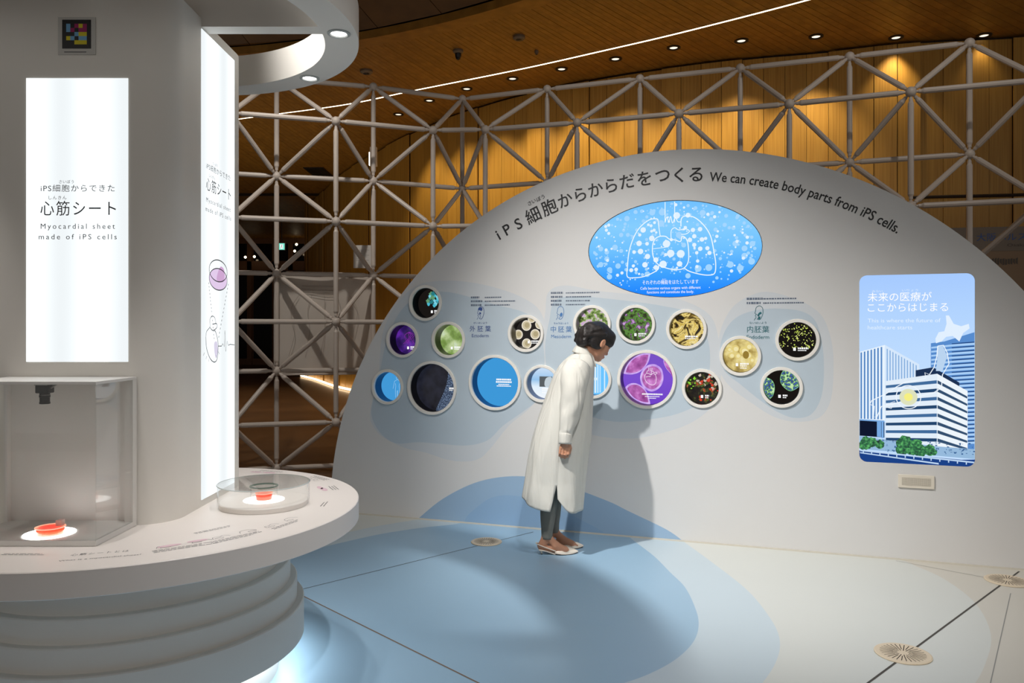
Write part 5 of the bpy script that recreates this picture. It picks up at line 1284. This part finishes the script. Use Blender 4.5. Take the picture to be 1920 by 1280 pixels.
def field_obj(name, fld, m, parent, iters=1):
    V, Fc = fld.mesh()
    # light Laplacian relaxation
    E = np.concatenate([Fc[:, [0, 1]], Fc[:, [1, 2]], Fc[:, [2, 3]], Fc[:, [3, 0]]])
    for _ in range(iters):
        acc = np.zeros_like(V); n = np.zeros(len(V)); np.add.at(acc, E[:, 0], V[E[:, 1]]); np.add.at(acc, E[:, 1], V[E[:, 0]]); np.add.at(n, E[:, 0], 1); np.add.at(n, E[:, 1], 1)
        V = V * .5 + .5 * acc / np.maximum(n, 1)[:, None]
    me = bpy.data.meshes.new(name); me.from_pydata(V.tolist(), [], Fc.tolist()); me.update(); me.materials.append(m); me.polygons.foreach_set('use_smooth', [True] * len(me.polygons))
    return place(name, me, parent)

YP = 4.95
def pp_(x, y, dy=0.0): return at(x, y, YP + dy)
def skin_material():
    m = mat('skin', srgb(194, 140, 110), .5, vary=.05, scale=40); b_ = m.node_tree.nodes['Principled BSDF']
    b_.inputs['Subsurface Weight'].default_value = .08; b_.inputs['Subsurface Radius'].default_value = (.01, .004, .002); return m
M_SKIN = skin_material()
M_HAIR = ramp_mat('hair_black', 'noise', [(.3, srgb(16, 13, 12)), (.75, srgb(40, 32, 28))], scale=(9, 90, 60), rough=.5, tscale=3, detail=4, distortion=.4, bump=.35)
def coat_material():
    m = mat('coat_cotton', srgb(206, 204, 195), .8); nt = m.node_tree; L = nt.links; b_ = nt.nodes['Principled BSDF']
    tc = nt.nodes.new('ShaderNodeTexCoord'); hs = []
    for sc, rot, ts, w in (((6, 6, 1.0), (.2, .25, 0), 1.9, .94), ((8, 8, 8), (0, 0, 0), 2.0, .06)):      # long soft folds and small creases
        mp = nt.nodes.new('ShaderNodeMapping'); mp.inputs['Scale'].default_value = sc; mp.inputs['Rotation'].default_value = rot; nz = nt.nodes.new('ShaderNodeTexNoise'); nz.inputs['Scale'].default_value = ts; nz.inputs['Detail'].default_value = 2.5; nz.inputs['Distortion'].default_value = .6
        L.new(tc.outputs['Object'], mp.inputs['Vector']); L.new(mp.outputs['Vector'], nz.inputs['Vector'])
        mu = nt.nodes.new('ShaderNodeMath'); mu.operation = 'MULTIPLY'; mu.inputs[1].default_value = w; L.new(nz.outputs['Fac'], mu.inputs[0]); hs.append(mu)
    ad = nt.nodes.new('ShaderNodeMath'); ad.operation = 'ADD'; L.new(hs[0].outputs[0], ad.inputs[0]); L.new(hs[1].outputs[0], ad.inputs[1])
    bp = nt.nodes.new('ShaderNodeBump'); bp.inputs['Strength'].default_value = .85; bp.inputs['Distance'].default_value = .03; L.new(ad.outputs[0], bp.inputs['Height']); L.new(bp.outputs['Normal'], b_.inputs['Normal']); return m
M_COAT = coat_material()
M_LEG = mat('leggings_charcoal', srgb(116, 116, 109), .8, vary=.06, scale=60)
M_SHOE = mat('shoe_ivory', srgb(232, 220, 204), .35)
M_SOLE = mat('shoe_sole', srgb(30, 26, 24), .5)
M_LIP = mat('lip', srgb(168, 96, 84), .45)
pers = empty('person', (pp_(1040, 1036).x, YP, 0)); tag(pers, 'woman in a long white shirt coat bending towards the round displays', 'person')

HM = Matrix.Translation(pp_(1121, 640, .01)) @ Matrix.Rotation(math.radians(28), 4, 'Z') @ Matrix.Rotation(math.radians(31), 4, 'Y')
fb_ = Field(pp_(978, 1045, 0) + Vector((-.02, -.30, -.02)), pp_(1160, 596, 0) + Vector((.04, .30, .03)), .0046)
# head: x = face direction, z = crown
for c, r, k in (((-.012, 0, .028), (.090, .071, .084), .01), ((.028, 0, -.040), (.056, .054, .066), .03), ((.020, 0, -.072), (.050, .046, .036), .02), ((.060, 0, -.096), (.020, .022, .017), .018), ((.045, 0, .022), (.046, .056, .045), .02)):
    fb_.ell(HM, c, r, k)
for s in (-1, 1):
    fb_.ell(HM, (.050, .034 * s, -.030), (.030, .024, .024), .015)                                 # cheek
    fb_.ell(HM, (.094, .033 * s, -.001), (.016, .018, .012), .012, True)                             # eye socket
    fb_.ell(HM, (.073, .031 * s, -.002), (.012, .014, .011), .006)                                   # closed lid
    fb_.ell(HM, (-.004, .073 * s, -.016), (.019, .008, .031), .006); fb_.ell(HM, (-.001, .083 * s, -.012), (.009, .007, .017), .005, True)
    fb_.ell(HM, (.092, .008 * s, -.041), (.008, .008, .006), .006)
hp = lambda *p: HM @ Vector(p)
fb_.cap(hp(.080, 0, .004), hp(.098, 0, -.034), .006, .0105, .010)
fb_.ell(HM, (.083, 0, -.066), (.012, .021, .0055), .005); fb_.ell(HM, (.080, 0, -.076), (.012, .018, .0060), .005); fb_.ell(HM, (.096, 0, -.0708), (.012, .022, .0012), .002, True)
# neck, trunk, limbs
neck0 = pp_(1090, 675); fb_.cap(hp(-.028, 0, -.035), neck0, .048, .046, .02); fb_.cap(hp(.02, 0, -.07), pp_(1096, 682), .026, .034, .02)
fb_.cap(pp_(1086, 692), pp_(1064, 735), .056, .075, .03); fb_.cap(pp_(1064, 735), pp_(1040, 790), .075, .085, .03)
for s in (-1, 1):
    fb_.cap(pp_(1086, 695, .02 * s), pp_(1080, 701, .14 * s), .045, .040, .03)
    fb_.cap(pp_(1080, 697, .155 * s), pp_(1068, 768, .205 * s), .042, .036, .02); fb_.cap(pp_(1068, 768, .205 * s), pp_(1060, 828, .238 * s), .036, .024, .015)
    # hand
    y = .242 * s
    fb_.cap(pp_(1060, 822, y), pp_(1059.5, 831, y), .023, .023, .01)
    for dx, r_ in ((-6, .011), (-2, .0115), (2, .0115), (6, .011)):
        fb_.cap(pp_(1059.5 + dx * .7, 830, y), pp_(1059 + dx, 838.5, y), .014, r_, .008)
    for dx, l, r_ in ((-8.2, 15.5, .0074), (-2.9, 18.5, .0080), (2.7, 19.5, .0083), (7.9, 17.5, .0080)):
        a_ = pp_(1059 + dx, 838.5, y); b_ = pp_(1057.6 + dx, 838.5 + l * .72, y + .004 * s); c_ = pp_(1056.6 + dx * .92, 838.5 + l, y - .012 * s); d_ = pp_(1056.4 + dx * .9, 838.5 + l * .82, y - .030 * s)
        fb_.cap(a_, b_, r_ * 1.08, r_, .003); fb_.cap(b_, c_, r_, r_ * .94, .003); fb_.cap(c_, d_, r_ * .92, r_ * .82, .002)
    fb_.cap(pp_(1066.5, 831, y - .006 * s), pp_(1069.5, 840, y - .020 * s), .0125, .010, .006); fb_.cap(pp_(1069.5, 840, y - .020 * s), pp_(1068, 850, y - .030 * s), .010, .0078, .003)
FEET = ((-.078, 0, 0), (.052, 12, -11.5))
for dy, ox, oy in FEET:
    P_ = lambda x, y, e=0.0: pp_(x + ox, y + oy, dy + e)
    lp = lambda x, y: pp_(x + ox * (y - 800) / 200, y + oy * (y - 800) / 200, dy)
    an = P_(1025, 1004)
    fb_.cap(lp(1034, 800), lp(1032, 900), .068, .046, .02); fb_.cap(lp(1032, 900), lp(1028.5, 950), .046, .043, .02); fb_.cap(lp(1028.5, 950), an, .043, .027, .015)
    fb_.cap(an, P_(1017, 1020), .029, .024, .012); fb_.cap(P_(1017, 1020), P_(1013, 1023), .022, .019, .01)
    fb_.cap(an, P_(1042, 1022), .026, .023, .014); fb_.cap(P_(1042, 1022), P_(1060, 1030), .024, .020, .012); fb_.cap(P_(1014, 1024), P_(1056, 1033), .014, .018, .014)
    fb_.cap(P_(1060, 1031), P_(1070, 1034), .019, .009, .01)
field_obj('body', fb_, M_SKIN, pers, 1)

# hair: swept back into a low rolled bun with a side fringe
fh = Field(HM.translation - Vector((.20, .20, .20)), HM.translation + Vector((.20, .20, .20)), .0042)
fh.ell(HM, (-.022, 0, .036), (.094, .080, .088), .01)
fh.ell(HM, (-.050, 0, .006), (.076, .074, .080), .02)
fh.ell(HM, (.046, -.006, .056), (.050, .066, .052), .02)
for s in (-1, 1):
    fh.ell(HM, (.030, .060 * s, .026), (.046, .016, .034), .012)
    fh.ell(HM, (.064, .050 * s, .022), (.020, .013, .028), .012); fh.ell(HM, (-.036, .050 * s, -.030), (.050, .024, .040), .02)
fh.ell(HM, (.078, .0, .044), (.017, .044, .028), .012)
fh.ell(HM, (-.118, 0, -.012), (.036, .058, .050), .012); fh.ell(HM, (-.104, 0, -.058), (.036, .054, .040), .012); fh.ell(HM, (-.096, 0, .040), (.040, .060, .044), .015)
for k in range(9):                                    # rolled strands
    a_ = -1.1 + k * .27; fh.cap(hp(-.02 - .05 * math.sin(k), .078 * math.sin(a_ * 1.2), .085 * math.cos(a_)), hp(-.135, .05 * math.sin(a_ * 1.3), -.012 + .04 * math.cos(a_ * 2)), .014, .012, .006)
for s in (-1, 1):
    fh.cap(hp(-.075, .052 * s, .06), hp(-.142, .030 * s, .012), .016, .013, .004); fh.cap(hp(-.142, .030 * s, .012), hp(-.128, .040 * s, -.046), .014, .014, .004); fh.cap(hp(-.105, .054 * s, .018), hp(-.120, .048 * s, -.062), .013, .015, .004)
    fh.ell(HM, (-.002, .082 * s, -.018), (.022, .020, .030), .006, True)
fh.ell(HM, (.080, 0, -.052), (.072, .075, .056), .006, True)
field_obj('hair', fh, M_HAIR, pers, 1)

# leggings
def leg_mesh(dy, ox, oy, bottom):
    b = B(); pts = [(1034, 800), (1033, 850), (1032, 900), (1030, 928), (1028.5, 950), (1027, 975), (1026, 992), (1025.5, bottom)]; rad = [.082, .072, .058, .054, .0535, .046, .038, .0345]
    P = []
    for i, (x, y) in enumerate(pts):
        f = max(0, (y - 800) / 200); P.append(pp_(x + ox * f, y + oy * f, dy))
    S_ = []; R = []
    for i in range(len(P) - 1):
        for k in range(5): t = k / 5; S_.append(P[i].lerp(P[i + 1], t)); R.append(rad[i] + (rad[i + 1] - rad[i]) * t)
    S_.append(P[-1]); R.append(rad[-1]); return tube(b, S_, R, 24)
for (dy, ox, oy), bt in zip(FEET, (1009, 1009)): obj('legging', leg_mesh(dy, ox, oy, bt), M_LEG, pers, None, True)

# slingback shoes
def shoe(dy, ox, oy):
    base = pp_(1010 + ox, 1036, dy); base.z = 0; u = Vector((math.cos(.10), math.sin(.10), 0)); w = Vector((-u.y, u.x, 0))
    W = lambda x, y, z: base + u * x + w * y + Vector((0, 0, z))
    sh = B(); n = 14
    secs = [(.098, .034, .010, .024), (.118, .038, .007, .034), (.140, .040, .004, .045), (.165, .040, .003, .047), (.190, .036, .003, .042), (.212, .028, .004, .034), (.232, .018, .006, .025), (.247, .008, .008, .018), (.252, .002, .010, .014)]
    rows = []
    for x, hw_, z0, z1 in secs:
        rows.append([sh.verts.new(W(x, hw_ * math.cos(PI * k / n), z0 + (z1 - z0) * math.sin(PI * k / n) ** .8)) for k in range(n + 1)])
    for A_, B_ in zip(rows, rows[1:]):
        for k in range(n): sh.faces.new((A_[k], B_[k], B_[k + 1], A_[k + 1]))
        sh.faces.new((A_[n], B_[n], B_[0], A_[0]))
    sh.faces.new(rows[-1])
    root = obj('shoe', sh, M_SHOE, pers); auto_smooth(root, 50)
    b = B(); P2 = [(.0, .034, .022), (.02, .033, .026), (.045, .027, .024), (.075, .016, .026), (.105, .007, .034)]       # footbed
    r2 = []
    for x, z, hw_ in P2: r2.append([b.verts.new(W(x, s * hw_, z + dz)) for s, dz in ((-1, 0), (1, 0), (1, -.006), (-1, -.006))])
    for A_, B_ in zip(r2, r2[1:]):
        for k in range(4): b.faces.new((A_[k], A_[(k + 1) % 4], B_[(k + 1) % 4], B_[k]))
    b.faces.new(r2[0]); b.faces.new(r2[-1][::-1]); bmesh.ops.recalc_face_normals(b, faces=b.faces[:]); obj('footbed', b, M_SHOE, root)
    b = B(); tube(b, [W(.014, 0, .030), W(.018, 0, .016), W(.020, 0, .003)], [.014, .006, .0055], 12); obj('heel', b, M_SHOE, root, None, True)
    b = B(); tube(b, [W(.020, 0, .004), W(.020, 0, .0)], .0062, 12); obj('heel_tip', b, M_SOLE, root)
    b = B(); rows = []
    for x, hw_, z0, z1 in secs[:-1]: rows.append([b.verts.new(W(x, s * (hw_ + .001), z0 - dz)) for s, dz in ((-1, -.001), (1, -.001), (1, .003), (-1, .003))])
    for A_, B_ in zip(rows, rows[1:]):
        for k in range(4): b.faces.new((A_[k], A_[(k + 1) % 4], B_[(k + 1) % 4], B_[k]))
    bmesh.ops.recalc_face_normals(b, faces=b.faces[:]); obj('sole', b, M_SOLE, root)
    b = B(); loop = []
    for k in range(25):
        a_ = -PI * .5 + PI * k / 24; s_ = math.sin(a_); c_ = math.cos(a_)
        loop.append(W(.104 - .120 * c_, .036 * math.copysign(abs(s_) ** .7, s_), .026 + .044 * c_))
    tube(b, loop, .0036, 8); obj('strap', b, M_SHOE, root, None, True)
for dy, ox, oy in FEET: shoe(dy, ox, oy)

# shirt coat
ROWS = [(655, 1083, 1100, .054), (660, 1079, 1104, .062), (667, 1069, 1109, .100), (675, 1059, 1112, .142), (686, 1049, 1114, .172), (705, 1038, 1113, .186), (731, 1028, 1112, .190), (760, 1017, 1110.5, .192), (790, 1007, 1109, .196), (819, 998, 1107, .200), (845, 992, 1103.5, .204), (870, 988, 1100, .206), (896, 984.5, 1097, .208)]
NT = 96
def ring_at(y):
    ys = [r[0] for r in ROWS]
    return [np.interp(y, ys, [r[k] for r in ROWS]) for k in (1, 2, 3)]
ysl = list(np.concatenate([np.linspace(655, 690, 12), np.linspace(698, 896, 26)[0:]]))
def coat_point(th, xb, xf, hw_, z, t):
    cx_, a_ = (xb + xf) / 2, (xf - xb) / 2
    c, s = math.cos(th), math.sin(th); e = .86
    px_ = cx_ + a_ * math.copysign(abs(c) ** e, c); y = hw_ * math.copysign(abs(s) ** e, s)
    f = max(0, t) ** 1.3
    wv = 1 + f * (.030 * math.sin(5 * th + .7) + .018 * math.sin(9 * th + 2.1 + t * 2)) + .008 * math.sin(7 * th + 5 * t)
    X = at(px_, 622, YP).x; C_ = at(cx_, 622, YP).x
    return Vector((C_ + (X - C_) * wv, YP + y * wv, z))
zof = lambda y: at(960, y, YP).z
ct = B(); G_ = []; th0 = -PI / 2
ths = [th0 + 2 * PI * k / NT for k in range(NT + 1)]
for y in ysl:
    xb, xf, hw_ = ring_at(y); t = (y - 690) / 250
    G_.append([ct.verts.new(coat_point(th, xb, xf, hw_, zof(y), t)) for th in ths])
def hem(th):
    """height of the hem in photo rows: longer front, rounded corners at the slit"""
    a_ = (th - th0) / (2 * PI)                       # 0 slit, .25 front, .5 far side, .75 back, 1 slit
    if a_ < .25: h = 946 + 5 * math.sin(a_ / .25 * PI / 2)
    elif a_ < .5: h = 951 - 7 * (a_ - .25) / .25
    else: h = 944 - 13 * math.sin((a_ - .5) / .5 * PI) ** 2
    if a_ < .075: h -= 24 * (1 - a_ / .075) ** 2
    return h
for k in range(1, 13):
    f = k / 12; row = []
    for i, th in enumerate(ths):
        y = 896 + (hem(th) - 896) * f; a_ = (th - th0) / (2 * PI)
        xb = 984.5 - 5.5 * f; xf = 1097 - 4 * f; hw_ = .208 + .008 * f; t = (y - 690) / 250
        p = coat_point(th, xb, xf, hw_, zof(y), t)
        if a_ < .12: p.x += .020 * f * (1 - a_ / .12) ; p.y -= .006 * f
        if a_ > .88: p.x -= .026 * f * (1 - (1 - a_) / .12); p.y -= .012 * f * (1 - (1 - a_) / .12)
        row.append(ct.verts.new(p))
    G_.append(row)
for A_, B_ in zip(G_, G_[1:]):
    for k in range(NT): ct.faces.new((A_[k], B_[k], B_[k + 1], A_[k + 1]))
def sleeve(bm, s):
    path = [(1082, 690, -.110, .085, .085), (1078.5, 702, -.150, .088, .080), (1076, 722, -.172, .083, .072), (1073, 745, -.188, .074, .066), (1070, 768, -.200, .064, .058), (1065.5, 790, -.214, .053, .050), (1061.5, 808, -.226, .043, .041), (1060.5, 814, -.231, .0395, .037), (1060.2, 816, -.233, .0405, .038), (1059.6, 832.5, -.241, .0375, .034)]
    rows = []; n = 28; pts = []
    for i in range(len(path) - 1):
        for k in range(4): pts.append([path[i][q] + (path[i + 1][q] - path[i][q]) * k / 4 for q in range(5)])
    pts.append(list(path[-1]))
    C_ = [pp_(p[0], p[1], p[2] * -s) for p in pts]
    for i, p in enumerate(pts):
        d = (C_[min(i + 1, len(C_) - 1)] - C_[max(i - 1, 0)]).normalized(); uy = Vector((0, 1, 0)); ux = uy.cross(d).normalized(); uy = d.cross(ux).normalized()
        row = []
        for k in range(n):
            a_ = 2 * PI * k / n; fr = i / len(pts)
            wv = 1 + (.045 * math.sin(2 * a_ + fr * 17) + .03 * math.sin(3 * a_ - fr * 30 + 1)) * min(1, fr * 3) * (1 if p[1] < 810 else .15)
            row.append(bm.verts.new(C_[i] + (ux * math.cos(a_) * p[3] + uy * math.sin(a_) * p[4]) * wv))
        rows.append(row)
    for A_, B_ in zip(rows, rows[1:]):
        for k in range(n): bm.faces.new((A_[k], A_[(k + 1) % n], B_[(k + 1) % n], B_[k]))
sleeve(ct, 1); sleeve(ct, -1)
bmesh.ops.remove_doubles(ct, verts=[v for r in G_[:len(ysl)] for v in (r[0], r[-1])], dist=1e-5)
bmesh.ops.recalc_face_normals(ct, faces=ct.faces[:])
coat = obj('coat', ct, M_COAT, pers, None, True)
md = coat.modifiers.new('thick', 'SOLIDIFY'); md.thickness = .003; md.offset = 0
# collar stand and points
b = B(); rows = []
for y, xb, xf, hw_ in ((661, 1077.5, 1105, .066), (655, 1081, 1101.5, .058), (650.5, 1083.5, 1101, .056), (650, 1082, 1103, .061), (655, 1078, 1106, .068), (661, 1074.5, 1109, .076), (664, 1073, 1110.5, .080)):
    rows.append([b.verts.new(coat_point(-PI + 2 * PI * k / 40, xb, xf, hw_, zof(y + 4.5 * math.cos(-PI + 2 * PI * k / 40)), 0)) for k in range(41)])
for A_, B_ in zip(rows, rows[1:]):
    for k in range(40): b.faces.new((A_[k], A_[k + 1], B_[k + 1], B_[k]))
col_ = obj('collar', b, M_COAT, coat, None, True); md = col_.modifiers.new('thick', 'SOLIDIFY'); md.thickness = .003; md.offset = 0
for s in (-1, 1):
    b = B(); L_ = [pp_(1103, 661, .062 * s), pp_(1111, 664, .030 * s), pp_(1118, 688, .052 * s), pp_(1108, 684, .085 * s)]
    v1 = [b.verts.new(p) for p in L_]; v2 = [b.verts.new(p + Vector((.002, .004 * s, .002))) for p in L_]
    b.faces.new(v1); b.faces.new(v2[::-1])
    for i in range(4): b.faces.new((v1[i], v2[i], v2[(i + 1) % 4], v1[(i + 1) % 4]))
    bmesh.ops.recalc_face_normals(b, faces=b.faces[:]); obj('collar_point', b, M_COAT, coat)
